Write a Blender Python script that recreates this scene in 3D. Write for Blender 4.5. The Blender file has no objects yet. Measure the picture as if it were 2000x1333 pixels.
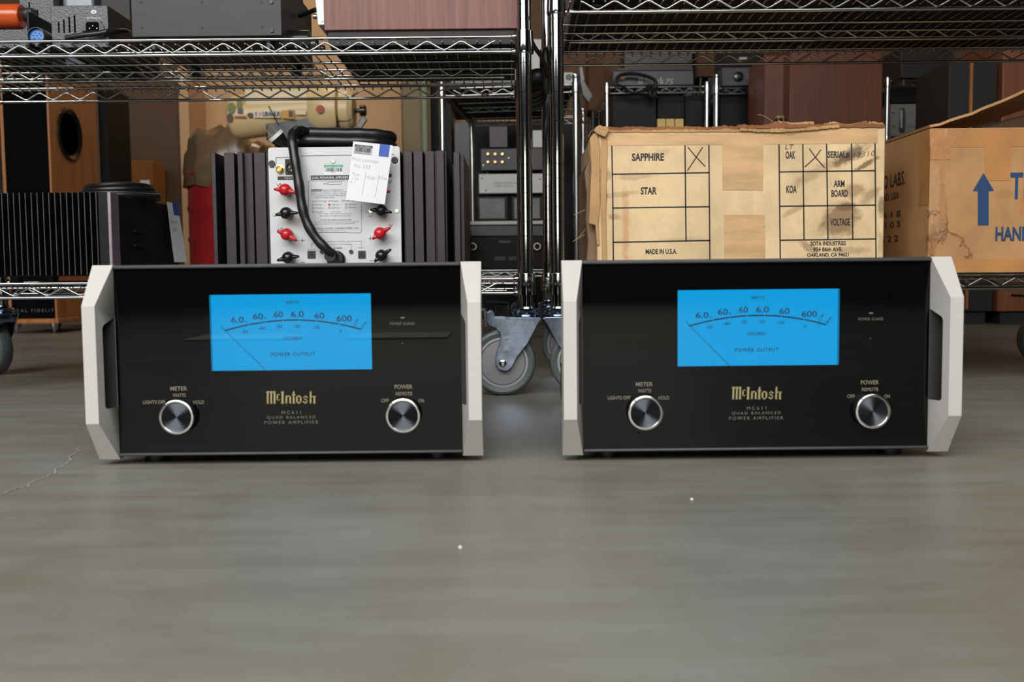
import bpy, bmesh, math, random
from mathutils import Vector, Matrix
random.seed(7)
C = bpy.context.scene.collection
S = bpy.context.scene
PI = math.pi

# ------------------------------------------------------------------ camera
F, H, P, R = 1944.0, 0.222, math.atan(134/1944.0), 0.0103      # focal length in pixels of the 2000x1333 frame, height, pitch, roll
FW = Vector((0, math.cos(P), -math.sin(P)))
U0 = Vector((0, math.sin(P), math.cos(P))); R0 = Vector((1, 0, 0))
RT = R0*math.cos(R) - U0*math.sin(R); UP = U0*math.cos(R) + R0*math.sin(R)
def at(px, py, Y):
    """the point at distance Y into the room that the photograph shows at (px, py)"""
    d = RT*((px-1000)/F) + UP*((666.5-py)/F) + FW
    return d*(Y/d.y) + Vector((0, 0, H))
cam = bpy.data.cameras.new('camera'); cam.sensor_width = 36; cam.lens = F/2000*36
cam.clip_start = 0.02; cam.clip_end = 60
cam.dof.use_dof = True; cam.dof.focus_distance = 1.72; cam.dof.aperture_fstop = 8.0
co = bpy.data.objects.new('camera', cam); C.objects.link(co); S.camera = co
m = Matrix((RT, UP, -FW)).transposed().to_4x4(); m.translation = (0, 0, H); co.matrix_world = m

# ------------------------------------------------------------------ light
S.view_settings.view_transform = 'Standard'; S.view_settings.look = 'None'
S.view_settings.exposure = 0.0; S.view_settings.gamma = 1.0; S.view_settings.use_curve_mapping = False
W = bpy.data.worlds.new('world'); S.world = W; W.use_nodes = True
W.node_tree.nodes['Background'].inputs[0].default_value = (0.9, 0.95, 1, 1)
W.node_tree.nodes['Background'].inputs[1].default_value = 0.02
def area(name, loc, to, sx, sy, power, col=(1, 1, 1)):
    l = bpy.data.lights.new(name, 'AREA'); l.shape = 'RECTANGLE'; l.size = sx; l.size_y = sy; l.energy = power; l.color = col
    o = bpy.data.objects.new(name, l); C.objects.link(o); o.location = loc
    o.rotation_euler = (Vector(to)-Vector(loc)).to_track_quat('-Z', 'Y').to_euler(); return o
area('bay_door_light', (-1.1, -2.6, 2.6), (-0.1, 1.6, 0.3), 5.2, 2.0, 240, (1, 0.99, 0.96))
area('ceiling_lamp', (-0.7, -0.9, 2.6), (-0.7, -0.3, 0), 5.0, 1.1, 82, (1, 0.99, 0.955))
area('back_light', (-0.55, 4.6, 3.4), (-0.45, 5.9, 1.3), 0.9, 0.4, 26, (1, 0.78, 0.52))

# ------------------------------------------------------------------ materials
def new_mat(name):
    m = bpy.data.materials.new(name); m.use_nodes = True
    nt = m.node_tree; b = nt.nodes['Principled BSDF']; return m, nt, b
def srgb(r, g, b):
    f = lambda c: (c/255/12.92) if c/255 <= 0.04045 else ((c/255+0.055)/1.055)**2.4
    return (f(r), f(g), f(b), 1)
def coords(nt, scale=(1, 1, 1)):
    t = nt.nodes.new('ShaderNodeTexCoord'); mp = nt.nodes.new('ShaderNodeMapping'); mp.inputs['Scale'].default_value = scale
    nt.links.new(t.outputs['Object'], mp.inputs['Vector']); return mp.outputs['Vector']
def noise(nt, vec, scale, detail=4, rough=0.6, dist=0):
    n = nt.nodes.new('ShaderNodeTexNoise'); n.inputs['Scale'].default_value = scale; n.inputs['Detail'].default_value = detail
    n.inputs['Roughness'].default_value = rough; n.inputs['Distortion'].default_value = dist
    nt.links.new(vec, n.inputs['Vector']); return n.outputs['Fac']
def ramp(nt, fac, stops):
    r = nt.nodes.new('ShaderNodeValToRGB'); e = r.color_ramp.elements
    while len(e) < len(stops): e.new(0.5)
    for k, (p, c) in enumerate(stops): e[k].position = p; e[k].color = c
    nt.links.new(fac, r.inputs[0]); return r.outputs[0]
def mixc(nt, fac, a, b, mode='MIX'):
    n = nt.nodes.new('ShaderNodeMix'); n.data_type = 'RGBA'; n.blend_type = mode
    for sock, v in ((n.inputs[0], fac), (n.inputs[6], a), (n.inputs[7], b)):
        if hasattr(v, 'links'): nt.links.new(v, sock)
        else: sock.default_value = v
    return n.outputs[2]
def mth(nt, op, a, b=0.0, clamp=False):
    n = nt.nodes.new('ShaderNodeMath'); n.operation = op; n.use_clamp = clamp
    for sock, v in ((n.inputs[0], a), (n.inputs[1], b)):
        if hasattr(v, 'links'): nt.links.new(v, sock)
        else: sock.default_value = v
    return n.outputs[0]
def bump(nt, b, h, strength=0.2, dist=0.001):
    n = nt.nodes.new('ShaderNodeBump'); n.inputs['Strength'].default_value = strength; n.inputs['Distance'].default_value = dist
    nt.links.new(h, n.inputs['Height']); nt.links.new(n.outputs[0], b.inputs['Normal'])
def mat(name, col, rough=0.5, metal=0.0, var=0.12, nscale=40, bmp=0.0, bscale=300, stretch=(1, 1, 1), coat=0, spec=0.5):
    m, nt, b = new_mat(name)
    v = coords(nt, stretch); f = noise(nt, v, nscale)
    d = tuple(c*(1-var) for c in col[:3])+(1,); l = tuple(min(1, c*(1+var)) for c in col[:3])+(1,)
    nt.links.new(ramp(nt, f, [(0.3, d), (0.7, l)]), b.inputs['Base Color'])
    b.inputs['Roughness'].default_value = rough; b.inputs['Metallic'].default_value = metal
    b.inputs['Coat Weight'].default_value = coat; b.inputs['Coat Roughness'].default_value = 0.08
    b.inputs['Specular IOR Level'].default_value = spec
    if bmp: bump(nt, b, noise(nt, v, bscale, 3), bmp, 0.0006)
    return m
def wood(name, dark, light, rough=0.45, axis='z', scale=1.0):
    m, nt, b = new_mat(name)
    st = {'z': (30*scale, 30*scale, 1.2*scale), 'x': (1.2*scale, 30*scale, 30*scale)}[axis]
    v = coords(nt, st); f = noise(nt, v, 2.0, 6, 0.65, 0.4); g = noise(nt, v, 9.0, 3, 0.6)
    c = ramp(nt, f, [(0.25, dark), (0.75, light)])
    c = mixc(nt, mth(nt, 'MULTIPLY', g, 0.35), c, dark)
    nt.links.new(c, b.inputs['Base Color']); b.inputs['Roughness'].default_value = rough
    bump(nt, b, g, 0.08, 0.0005); return m
def emit(name, col, strength):
    m, nt, b = new_mat(name); b.inputs['Base Color'].default_value = (0.002, 0.004, 0.006, 1)
    b.inputs['Emission Color'].default_value = col; b.inputs['Emission Strength'].default_value = strength
    b.inputs['Roughness'].default_value = 0.6; b.inputs['Specular IOR Level'].default_value = 0.0; return m
def hammertone(name, col):
    m, nt, b = new_mat(name); v = coords(nt)
    vo = nt.nodes.new('ShaderNodeTexVoronoi'); vo.inputs['Scale'].default_value = 420; nt.links.new(v, vo.inputs['Vector'])
    n = noise(nt, v, 180, 3)
    h = mth(nt, 'ADD', vo.outputs['Distance'], n)
    b.inputs['Base Color'].default_value = col; b.inputs['Roughness'].default_value = 0.34; b.inputs['Metallic'].default_value = 0.3
    bump(nt, b, h, 0.22, 0.0015); return m
def cardboard(name, col, spots=(), grain=1.0):
    """card with fine flute grain, mottling and worn or wet marks: spots are (x, z, rx, rz, angle, colour, strength, edge)"""
    m, nt, b = new_mat(name)
    v = coords(nt); big = noise(nt, v, 9, 6, 0.65); fine = noise(nt, coords(nt, (260, 40, 14)), 1.5, 3)
    d = tuple(c*0.76 for c in col[:3])+(1,); l = tuple(min(1, c*1.1) for c in col[:3])+(1,)
    c = ramp(nt, big, [(0.3, d), (0.66, l)])
    grime = ramp(nt, noise(nt, coords(nt, (1, 1, 0.7)), 6.5, 9, 0.72, 0.8), [(0.52, (0, 0, 0, 1)), (0.72, (1, 1, 1, 1))])
    c = mixc(nt, mth(nt, 'MULTIPLY', grime, 0.30), c, (col[0]*0.45, col[1]*0.36, col[2]*0.28, 1))
    c = mixc(nt, mth(nt, 'MULTIPLY', fine, 0.22*grain), c, tuple(x*0.6 for x in col[:3])+(1,))
    speck = noise(nt, v, 170, 4, 0.7)
    sm = ramp(nt, speck, [(0.66, (0, 0, 0, 1)), (0.74, (1, 1, 1, 1))])
    c = mixc(nt, mth(nt, 'MULTIPLY', sm, 0.28), c, tuple(x*0.45 for x in col[:3])+(1,))
    sep = nt.nodes.new('ShaderNodeSeparateXYZ'); nt.links.new(v, sep.inputs[0])
    rag = noise(nt, coords(nt, (1, 1, 1)), 55, 6, 0.75); rag2 = noise(nt, v, 16, 5, 0.7)
    face = mth(nt, 'LESS_THAN', sep.outputs[1], -0.19)                  # marks stay on the face they were made on
    for (x, z, rx, rz, a, k, s, edge) in spots:
        dx = mth(nt, 'SUBTRACT', sep.outputs[0], x); dz = mth(nt, 'SUBTRACT', sep.outputs[2], z)
        ca, sa = math.cos(a), math.sin(a)
        u = mth(nt, 'DIVIDE', mth(nt, 'ADD', mth(nt, 'MULTIPLY', dx, ca), mth(nt, 'MULTIPLY', dz, sa)), rx)
        w = mth(nt, 'DIVIDE', mth(nt, 'SUBTRACT', mth(nt, 'MULTIPLY', dz, ca), mth(nt, 'MULTIPLY', dx, sa)), rz)
        q = mth(nt, 'SQRT', mth(nt, 'ADD', mth(nt, 'MULTIPLY', u, u), mth(nt, 'MULTIPLY', w, w)))
        q = mth(nt, 'ADD', q, mth(nt, 'ADD', mth(nt, 'MULTIPLY', mth(nt, 'SUBTRACT', rag, 0.5), 1.6), mth(nt, 'MULTIPLY', mth(nt, 'SUBTRACT', rag2, 0.5), 1.6)))
        mk = ramp(nt, q, [(1-edge, (1, 1, 1, 1)), (1.0, (0, 0, 0, 1))]) if edge > 0 else ramp(nt, q, [(0.78, (0, 0, 0, 1)), (0.9, (1, 1, 1, 1)), (1.0, (0, 0, 0, 1))])
        c = mixc(nt, mth(nt, 'MULTIPLY', mth(nt, 'MULTIPLY', mk, s), face), c, k)
    nt.links.new(c, b.inputs['Base Color']); b.inputs['Roughness'].default_value = 0.75
    b.inputs['Specular IOR Level'].default_value = 0.25
    bump(nt, b, big, 0.25, 0.003); return m

K = {}
K['chrome'] = mat('chrome', (0.45, 0.46, 0.47, 1), 0.07, 1.0, 0.03)
K['chrome_dull'] = mat('chrome_dull', (0.5, 0.51, 0.52, 1), 0.2, 1.0, 0.08)
K['zinc'] = mat('zinc', (0.36, 0.43, 0.57, 1), 0.17, 1.0, 0.3, 60, 0.25, 45)
K['handle'] = mat('anodised_champagne', (0.52, 0.508, 0.49, 1), 0.5, 0.15, 0.02, 200, 0.05, 1500, spec=0.3)
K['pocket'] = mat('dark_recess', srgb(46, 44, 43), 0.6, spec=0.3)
K['glass_black'] = mat('black_glass', (0.0022, 0.0022, 0.0024, 1), 0.012, 0, 0.05, spec=0.32)
K['rail'] = mat('dark_anodised', (0.06, 0.062, 0.067, 1), 0.5, 0.4, 0.05)
K['black'] = mat('black_paint', (0.006, 0.006, 0.0065, 1), 0.5, 0, 0.1, spec=0.22)
K['black_satin'] = mat('black_satin_metal', (0.035, 0.033, 0.035, 1), 0.42, 0.5, 0.12, 60, 0.05)
K['fin'] = mat('fin_anodised', (0.036, 0.031, 0.034, 1), 0.42, 0.45, 0.08, 60, 0.05)
K['black_rubber'] = mat('black_rubber', (0.012, 0.012, 0.013, 1), 0.38, 0, 0.15, 60, 0.1, 200)
K['cord'] = mat('black_cord_jacket', (0.009, 0.009, 0.010, 1), 0.34, 0, 0.15, 30, 0.25, 90)
K['ink_navy'] = mat('ink_navy', (0.004, 0.02, 0.06, 1), 0.7)
K['gold_ink'] = mat('gold_lettering', (0.33, 0.28, 0.13, 1), 0.5)
K['grey_ink'] = mat('grey_lettering', (0.13, 0.13, 0.12, 1), 0.5)
K['lit_ink'] = mat('pale_gold_lettering', (0.19, 0.175, 0.13, 1), 0.5)
K['dial'] = emit('backlit_blue_dial', (0.006, 0.335, 0.735, 1), 1.0)
K['silver'] = mat('silver_ring', (0.75, 0.74, 0.72, 1), 0.2, 1.0, 0.03)
K['white_panel'] = mat('white_panel', (0.56, 0.572, 0.59, 1), 0.38, 0.1, 0.03, 30)
K['ink'] = mat('black_ink', (0.012, 0.012, 0.013, 1), 0.6)
K['ink_soft'] = mat('grey_ink', (0.16, 0.16, 0.17, 1), 0.6)
K['red'] = mat('red_plastic', (0.52, 0.015, 0.025, 1), 0.22, 0, 0.05)
K['black_gloss'] = mat('black_plastic', (0.010, 0.010, 0.011, 1), 0.2)
K['gold'] = mat('gold_plate', (0.75, 0.52, 0.2, 1), 0.25, 1.0)
K['paper'] = mat('white_paper', (0.74, 0.75, 0.80, 1), 0.7, 0, 0.02, 20)
K['label_grey'] = mat('grey_label', (0.42, 0.42, 0.43, 1), 0.6)
K['blue_tape'] = mat('blue_tape', (0.02, 0.085, 0.42, 1), 0.55)
K['pencil'] = mat('pen_line', (0.20, 0.20, 0.26, 1), 0.7)
K['green_ink'] = mat('green_ink', (0.02, 0.35, 0.2, 1), 0.6)
K['white_plastic'] = mat('white_nylon', (0.60, 0.66, 0.63, 1), 0.35)
K['grey_tyre'] = mat('grey_rubber', (0.085, 0.098, 0.105, 1), 0.5, 0, 0.06)
K['hub'] = mat('grey_plastic_hub', (0.20, 0.21, 0.225, 1), 0.42, 0, 0.03)
K['hub_rim'] = mat('pale_grey_rim', (0.30, 0.31, 0.325, 1), 0.4, 0, 0.03)
K['hammer'] = hammertone('grey_hammertone', (0.062, 0.066, 0.072, 1))
K['orange'] = mat('orange_red_enamel', (0.50, 0.075, 0.015, 1), 0.22, 0, 0.05)
K['blue_plastic'] = mat('blue_connector_insert', (0.05, 0.22, 0.62, 1), 0.4)
K['brushed_dark'] = mat('brushed_dark_aluminium', (0.034, 0.032, 0.035, 1), 0.48, 0.5, 0.14, 3, 0.05, 40, (4, 60, 160))
K['walnut'] = wood('reddish_walnut', srgb(86, 46, 40), srgb(142, 92, 80), 0.5, 'z', 2.2)
K['cherry'] = wood('cherry_veneer', srgb(138, 84, 42), srgb(200, 134, 76), 0.4, 'z')
K['redwood'] = wood('dark_red_veneer', srgb(78, 38, 22), srgb(118, 64, 38), 0.45, 'z')
K['teak'] = wood('teak_veneer', srgb(98, 58, 36), srgb(142, 88, 58), 0.45, 'z')
K['beige'] = mat('beige_paint', srgb(196, 160, 122), 0.85, 0, 0.03, 3)
K['shaded_wall'] = mat('shaded_beige', srgb(92, 69, 52), 0.85, 0, 0.05, 3)  # beige wall with the shade put into its colour
K['khaki'] = mat('khaki_paint', srgb(120, 104, 72), 0.6, 0, 0.05, 3)
K['pale_green'] = mat('pale_green_pipe', srgb(120, 128, 104), 0.5)
K['red_enamel'] = mat('red_drum_paint', (0.30, 0.012, 0.016, 1), 0.3, 0, 0.15, 6)
K['cream'] = mat('cream_enamel', srgb(226, 200, 150), 0.35, 0, 0.06, 8)
K['dark_bag'] = mat('brown_plastic_film', (0.16, 0.105, 0.062, 1), 0.22, 0, 0.35, 7, 0.9, 22)
K['gunmetal'] = mat('gunmetal', (0.055, 0.056, 0.06, 1), 0.4, 0.5, 0.1)
K['silver_grey'] = mat('silver_grey_panel', (0.36, 0.36, 0.35, 1), 0.45, 0.2, 0.04)
K['trafo'] = mat('grey_transformer_plate', (0.14, 0.14, 0.14, 1), 0.55, 0.2, 0.25, 9)
K['ceiling'] = mat('ceiling_dark', (0.05, 0.05, 0.05, 1), 0.9)
K['warehouse'] = mat('grey_block_wall', (0.13, 0.13, 0.13, 1), 0.85)
K['deck_white'] = mat('white_front', (0.20, 0.20, 0.195, 1), 0.45)
K['lit_yellow'] = mat('yellow_packing_sheet', (0.85, 0.62, 0.25, 1), 0.8)
K['blue_sheet'] = mat('blue_plastic_sheet', (0.006, 0.007, 0.03, 1), 0.4)
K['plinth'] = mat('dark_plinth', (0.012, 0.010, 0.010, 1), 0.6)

def spun_metal(name, col):
    m, nt, b = new_mat(name); b.inputs['Base Color'].default_value = col; b.inputs['Metallic'].default_value = 1
    b.inputs['Roughness'].default_value = 0.26
    return m
K['spun'] = spun_metal('spun_black_aluminium', (0.042, 0.046, 0.054, 1))
K['grille'] = mat('black_grille_cloth', (0.003, 0.003, 0.003, 1), 0.9, 0, 0.1, spec=0.05)
K['charcoal'] = mat('charcoal_lacquer', (0.009, 0.008, 0.007, 1), 0.6, spec=0.2)
def clear(name, rough=0.0, bmp=0.0, bs=60, tint=(1, 1, 1, 1), ior=1.45):
    m, nt, b = new_mat(name); b.inputs['Base Color'].default_value = tint; b.inputs['Transmission Weight'].default_value = 1
    b.inputs['Roughness'].default_value = rough; b.inputs['IOR'].default_value = ior
    if bmp: bump(nt, b, noise(nt, coords(nt), bs, 4, 0.6, 1.5), bmp, 0.004)
    return m
K['pane'] = clear('meter_glass', ior=1.26)
def film(name, bs, bmp, alpha=0.18):
    """clear packing film: mostly see-through with crinkled glossy highlights"""
    m, nt, b = new_mat(name); b.inputs['Base Color'].default_value = (0.5, 0.4, 0.3, 1); b.inputs['Roughness'].default_value = 0.12
    b.inputs['Coat Weight'].default_value = 1; b.inputs['Coat Roughness'].default_value = 0.05
    bump(nt, b, noise(nt, coords(nt, (1, 1, 0.6)), bs, 4, 0.6, 2.0), bmp, 0.006)
    g = nt.nodes.new('ShaderNodeBsdfGlossy'); g.inputs['Roughness'].default_value = 0.06
    for l in list(nt.links):
        if l.to_socket == b.inputs['Normal']: nt.links.new(l.from_socket, g.inputs['Normal'])
    t = nt.nodes.new('ShaderNodeBsdfTransparent'); mx = nt.nodes.new('ShaderNodeMixShader'); mx.inputs[0].default_value = alpha
    nt.links.new(t.outputs[0], mx.inputs[1]); nt.links.new(g.outputs[0], mx.inputs[2])
    nt.links.new(mx.outputs[0], nt.nodes['Material Output'].inputs[0]); return m
K['film'] = film('clear_packing_film', 105, 1.0, 0.07)
K['tape'] = mat('brown_paper_tape', srgb(200, 162, 116), 0.5, 0, 0.2, 22, 0.7, 30, (0.5, 1, 2.5))
K['tape_clear'] = mat('amber_packing_tape', srgb(180, 128, 80), 0.3, 0, 0.14, 16, 0.3, 30)

# ------------------------------------------------------------------ mesh helpers (all coordinates are world metres)
class MB:
    def __init__(s): s.v = []; s.f = []; s.mi = []; s.cur = 0
    def m(s, i): s.cur = i; return s
    def add(s, vs, fs):
        n = len(s.v); s.v += [Vector(v) for v in vs]
        for f in fs: s.f.append([i+n for i in f]); s.mi.append(s.cur)
        return s
    def box(s, x0, x1, y0, y1, z0, z1):
        return s.add([(x0,y0,z0),(x1,y0,z0),(x1,y1,z0),(x0,y1,z0),(x0,y0,z1),(x1,y0,z1),(x1,y1,z1),(x0,y1,z1)],
                     [(0,3,2,1),(4,5,6,7),(0,1,5,4),(1,2,6,5),(2,3,7,6),(3,0,4,7)])
    def cbox(s, c, sx, sy, sz): return s.box(c[0]-sx/2, c[0]+sx/2, c[1]-sy/2, c[1]+sy/2, c[2]-sz/2, c[2]+sz/2)
    def prism(s, pts, y0, y1):
        """outline of (x, z) points, extruded from y0 to y1"""
        n = len(pts); a = sum(pts[i][0]*pts[(i+1) % n][1]-pts[(i+1) % n][0]*pts[i][1] for i in range(n))
        if a < 0: pts = pts[::-1]
        return s.add([(x, y0, z) for x, z in pts]+[(x, y1, z) for x, z in pts],
                     [tuple(range(n)), tuple(range(2*n-1, n-1, -1))]+[(i, i+n, (i+1) % n+n, (i+1) % n) for i in range(n)])
    def tube(s, path, r, n=8, closed=False, caps=True):
        path = [Vector(p) for p in path]; k = len(path); rs = r if isinstance(r, (list, tuple)) else [r]*k
        t = [((path[(i+1) % k]-path[i-1]) if closed else (path[min(i+1, k-1)]-path[max(i-1, 0)])).normalized() for i in range(k)]
        a = Vector((0, 0, 1)) if abs(t[0].z) < 0.9 else Vector((1, 0, 0))
        u = (a-t[0]*a.dot(t[0])).normalized(); vs = []
        for i in range(k):
            u = (u-t[i]*u.dot(t[i])).normalized(); w = t[i].cross(u)
            vs += [path[i]+(u*math.cos(2*PI*j/n)+w*math.sin(2*PI*j/n))*rs[i] for j in range(n)]
        fs = [(i*n+j, i*n+(j+1) % n, ((i+1) % k)*n+(j+1) % n, ((i+1) % k)*n+j) for i in range(k if closed else k-1) for j in range(n)]
        if caps and not closed: fs += [tuple(range(n-1, -1, -1)), tuple((k-1)*n+j for j in range(n))]
        return s.add(vs, fs)
    def cyl(s, p, q, r, n=20, r2=None): return s.tube([p, q], [r, r if r2 is None else r2], n)
    def lathe(s, prof, o, axis='z', n=28, caps=True):
        """profile of (radius, height) about the axis through o; 'y-' grows towards the camera"""
        d, a, b = {'z': ((0,0,1),(1,0,0),(0,1,0)), 'y-': ((0,-1,0),(1,0,0),(0,0,1)), 'x': ((1,0,0),(0,1,0),(0,0,1)), 'x-': ((-1,0,0),(0,0,1),(0,1,0))}[axis]
        d, a, b, o = Vector(d), Vector(a), Vector(b), Vector(o); k = len(prof)
        vs = [o+d*h+(a*math.cos(2*PI*j/n)+b*math.sin(2*PI*j/n))*r for r, h in prof for j in range(n)]
        fs = [(i*n+j, i*n+(j+1) % n, (i+1)*n+(j+1) % n, (i+1)*n+j) for i in range(k-1) for j in range(n)]
        if caps: fs += [tuple(range(n-1, -1, -1)), tuple((k-1)*n+j for j in range(n))]
        return s.add(vs, fs)
    def ball(s, c, rx, ry=None, rz=None, n=16, m=10):
        ry = ry or rx; rz = rz or rx; vs = [Vector(c)+Vector((0, 0, -rz))]
        for i in range(1, m):
            a = PI*i/m
            vs += [Vector(c)+Vector((rx*math.sin(a)*math.cos(2*PI*j/n), ry*math.sin(a)*math.sin(2*PI*j/n), -rz*math.cos(a))) for j in range(n)]
        vs.append(Vector(c)+Vector((0, 0, rz))); fs = []
        for j in range(n):
            fs.append((0, 1+(j+1) % n, 1+j)); e = 1+(m-2)*n; fs.append((e+j, e+(j+1) % n, len(vs)-1))
            for i in range(m-2): fs.append((1+i*n+j, 1+i*n+(j+1) % n, 1+(i+1)*n+(j+1) % n, 1+(i+1)*n+j))
        return s.add(vs, fs)
    def stroke(s, pts, w, ex=Vector((1,0,0)), ez=Vector((0,0,1)), o=Vector((0,0,0))):
        """flat pen line through 2-D points on the plane o, ex, ez"""
        for (x0, z0), (x1, z1) in zip(pts, pts[1:]):
            d = Vector((x1-x0, z1-z0)); L = d.length
            if L < 1e-9: continue
            d /= L; nn = Vector((-d.y, d.x))*w/2; e = d*w*0.3
            q = [Vector((x0, z0))-e+nn, Vector((x0, z0))-e-nn, Vector((x1, z1))+e-nn, Vector((x1, z1))+e+nn]
            s.add([o+ex*p.x+ez*p.y for p in q], [(0, 1, 2, 3)])
        return s
    def text(s, body, c, w, h, bold=0.0, sp=1.0, ex=(1,0,0), ez=(0,0,1)):
        vs, fs = glyphs(body, bold, sp); ex, ez, c = Vector(ex), Vector(ez), Vector(c)
        return s.add([c+ex*(x*w)+ez*(y*h) for x, y in vs], fs)
    def build(s, name, mats, parent=None, loc=None, smooth=35, bevel=0, segs=2):
        me = bpy.data.meshes.new(name); o = bpy.data.objects.new(name, me); C.objects.link(o)
        off = Vector((0, 0, 0)) if parent is None else origin(parent)
        if loc is not None: o.location = Vector(loc)-off; off = Vector(loc)
        if parent is not None: o.parent = parent
        me.from_pydata([v-off for v in s.v], [], s.f)
        for x in (mats if isinstance(mats, (list, tuple)) else [mats]): me.materials.append(K[x] if isinstance(x, str) else x)
        me.polygons.foreach_set('material_index', s.mi)
        if smooth:
            me.polygons.foreach_set('use_smooth', [True]*len(s.f)); me.set_sharp_from_angle(angle=math.radians(smooth))
        me.update()
        if bevel:
            b = o.modifiers.new('bevel', 'BEVEL'); b.width = bevel; b.segments = segs; b.limit_method = 'ANGLE'; b.angle_limit = math.radians(40)
            b.harden_normals = False
        return o
def origin(o):
    p = Vector((0, 0, 0))
    while o is not None: p += o.location; o = o.parent
    return p
_g = {}
def glyphs(body, bold, sp):
    k = (body, bold, sp)
    if k not in _g:
        c = bpy.data.curves.new('lettering', 'FONT'); c.body = body; c.offset = bold; c.space_character = sp; c.resolution_u = 3
        c.align_x = 'CENTER'; c.space_line = 0.95
        o = bpy.data.objects.new('lettering', c); C.objects.link(o)
        me = bpy.data.meshes.new_from_object(o.evaluated_get(bpy.context.evaluated_depsgraph_get()))
        vs = [(v.co.x, v.co.y) for v in me.vertices]; fs = [tuple(p.vertices) for p in me.polygons]
        x0, x1 = min(v[0] for v in vs), max(v[0] for v in vs); y0, y1 = min(v[1] for v in vs), max(v[1] for v in vs)
        _g[k] = ([((x-(x0+x1)/2)/(x1-x0), (y-(y0+y1)/2)/(y1-y0)) for x, y in vs], fs)
        bpy.data.objects.remove(o); bpy.data.meshes.remove(me); bpy.data.curves.remove(c)
    return _g[k]
def tag(o, label, cat, group=None):
    o['label'] = label; o['category'] = cat
    if group: o['group'] = group
    return o
def thing(name, label, cat, loc, group=None):
    o = bpy.data.objects.new(name, None); o.empty_display_size = 0.05; C.objects.link(o); o.location = loc
    return tag(o, label, cat, group)
def struct(o): o['kind'] = 'structure'; return o
def copy_tree(o, parent=None):
    c = o.copy(); C.objects.link(c)
    if parent is not None: c.parent = parent
    for ch in list(o.children): copy_tree(ch, c)
    return c
def spline(pts, n=8):
    """Catmull-Rom points through pts"""
    pts = [Vector(p) for p in pts]; out = []
    for i in range(len(pts)-1):
        p0, p1, p2, p3 = pts[max(i-1, 0)], pts[i], pts[i+1], pts[min(i+2, len(pts)-1)]
        for k in range(n):
            t = k/n
            out.append(0.5*((2*p1)+(p2-p0)*t+(2*p0-5*p1+4*p2-p3)*t*t+(3*p1-p0-3*p2+p3)*t**3))
    out.append(pts[-1]); return out
def px(n, Y): return n*Y/F

# ------------------------------------------------------------------ the room
def floor_mat():
    m, nt, b = new_mat('polished_concrete')
    v = coords(nt); a = noise(nt, v, 2.2, 8, 0.62, 0.3); s = noise(nt, coords(nt, (3, 16, 1)), 1.6, 6, 0.7); f = noise(nt, v, 60, 4, 0.7)
    t = mth(nt, 'ADD', mth(nt, 'MULTIPLY', a, 0.6), mth(nt, 'MULTIPLY', s, 0.4))
    c = ramp(nt, t, [(0.36, (0.158, 0.142, 0.108, 1)), (0.5, (0.200, 0.194, 0.166, 1)), (0.64, (0.240, 0.246, 0.232, 1))])
    c = mixc(nt, mth(nt, 'MULTIPLY', f, 0.22), c, (0.13, 0.122, 0.10, 1))
    sp = ramp(nt, noise(nt, v, 26, 5, 0.72), [(0.70, (0, 0, 0, 1)), (0.76, (1, 1, 1, 1))])
    c = mixc(nt, mth(nt, 'MULTIPLY', sp, 0.35), c, (0.07, 0.065, 0.06, 1))
    wp = ramp(nt, noise(nt, v, 44, 5, 0.75, 0.6), [(0.735, (0, 0, 0, 1)), (0.76, (1, 1, 1, 1))])
    c = mixc(nt, mth(nt, 'MULTIPLY', wp, 0.35), c, (0.42, 0.41, 0.38, 1))
    nt.links.new(c, b.inputs['Base Color'])
    nt.links.new(ramp(nt, s, [(0.3, (0.36, 0.36, 0.36, 1)), (0.7, (0.46, 0.46, 0.46, 1))]), b.inputs['Roughness'])
    b.inputs['Specular IOR Level'].default_value = 0.36
    bump(nt, b, f, 0.05, 0.001); return m
K['floor'] = floor_mat()
flo = struct(MB().box(-6, 6, -5, 7, -0.1, 0).build('floor', 'floor'))
struct(MB().box(-6, 6, -5, 7, 4.2, 4.3).build('ceiling', 'ceiling'))
struct(MB().box(-6.1, -6, -5, 7, 0, 4.2).build('wall_left', 'warehouse'))
struct(MB().box(6, 6.1, -5, 7, 0, 4.2).build('wall_right', 'warehouse'))
struct(MB().box(-6, 6, -5.1, -5, 0, 4.2).build('wall_front', 'warehouse'))
struct(MB().box(-6, 0.1, 6.0, 6.1, 0, 4.2).build('wall_back', 'beige')); struct(MB().box(0.1, 6, 6.0, 6.1, 0, 4.2).build('wall_back', 'shaded_wall'))  # right half coloured dark for the shade behind the racks
e = at(355, 300, 5.7)
struct(MB().box(-6, e.x, 5.7, 6.0, 0, 4.2).build('wall_corner', 'shaded_wall'))  # shade on this nearer wall is painted in
struct(MB().box(e.x, e.x+px(18, 5.7), 5.68, 6.0, 0, 4.2).build('trim_1', 'beige'))
a, b_ = at(785, 300, 5.2), at(828, 300, 5.2)
struct(MB().box(a.x, b_.x, 5.2, 5.5, 0, 4.2).build('column_1', 'khaki', bevel=0.01))
p0, p1 = at(831, 300, 5.15), at(838, 300, 5.15)
struct(MB().cyl((p0.x, 5.15, 0), (p0.x, 5.15, 4.2), 0.022).build('trim_2', 'pale_green'))
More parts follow.
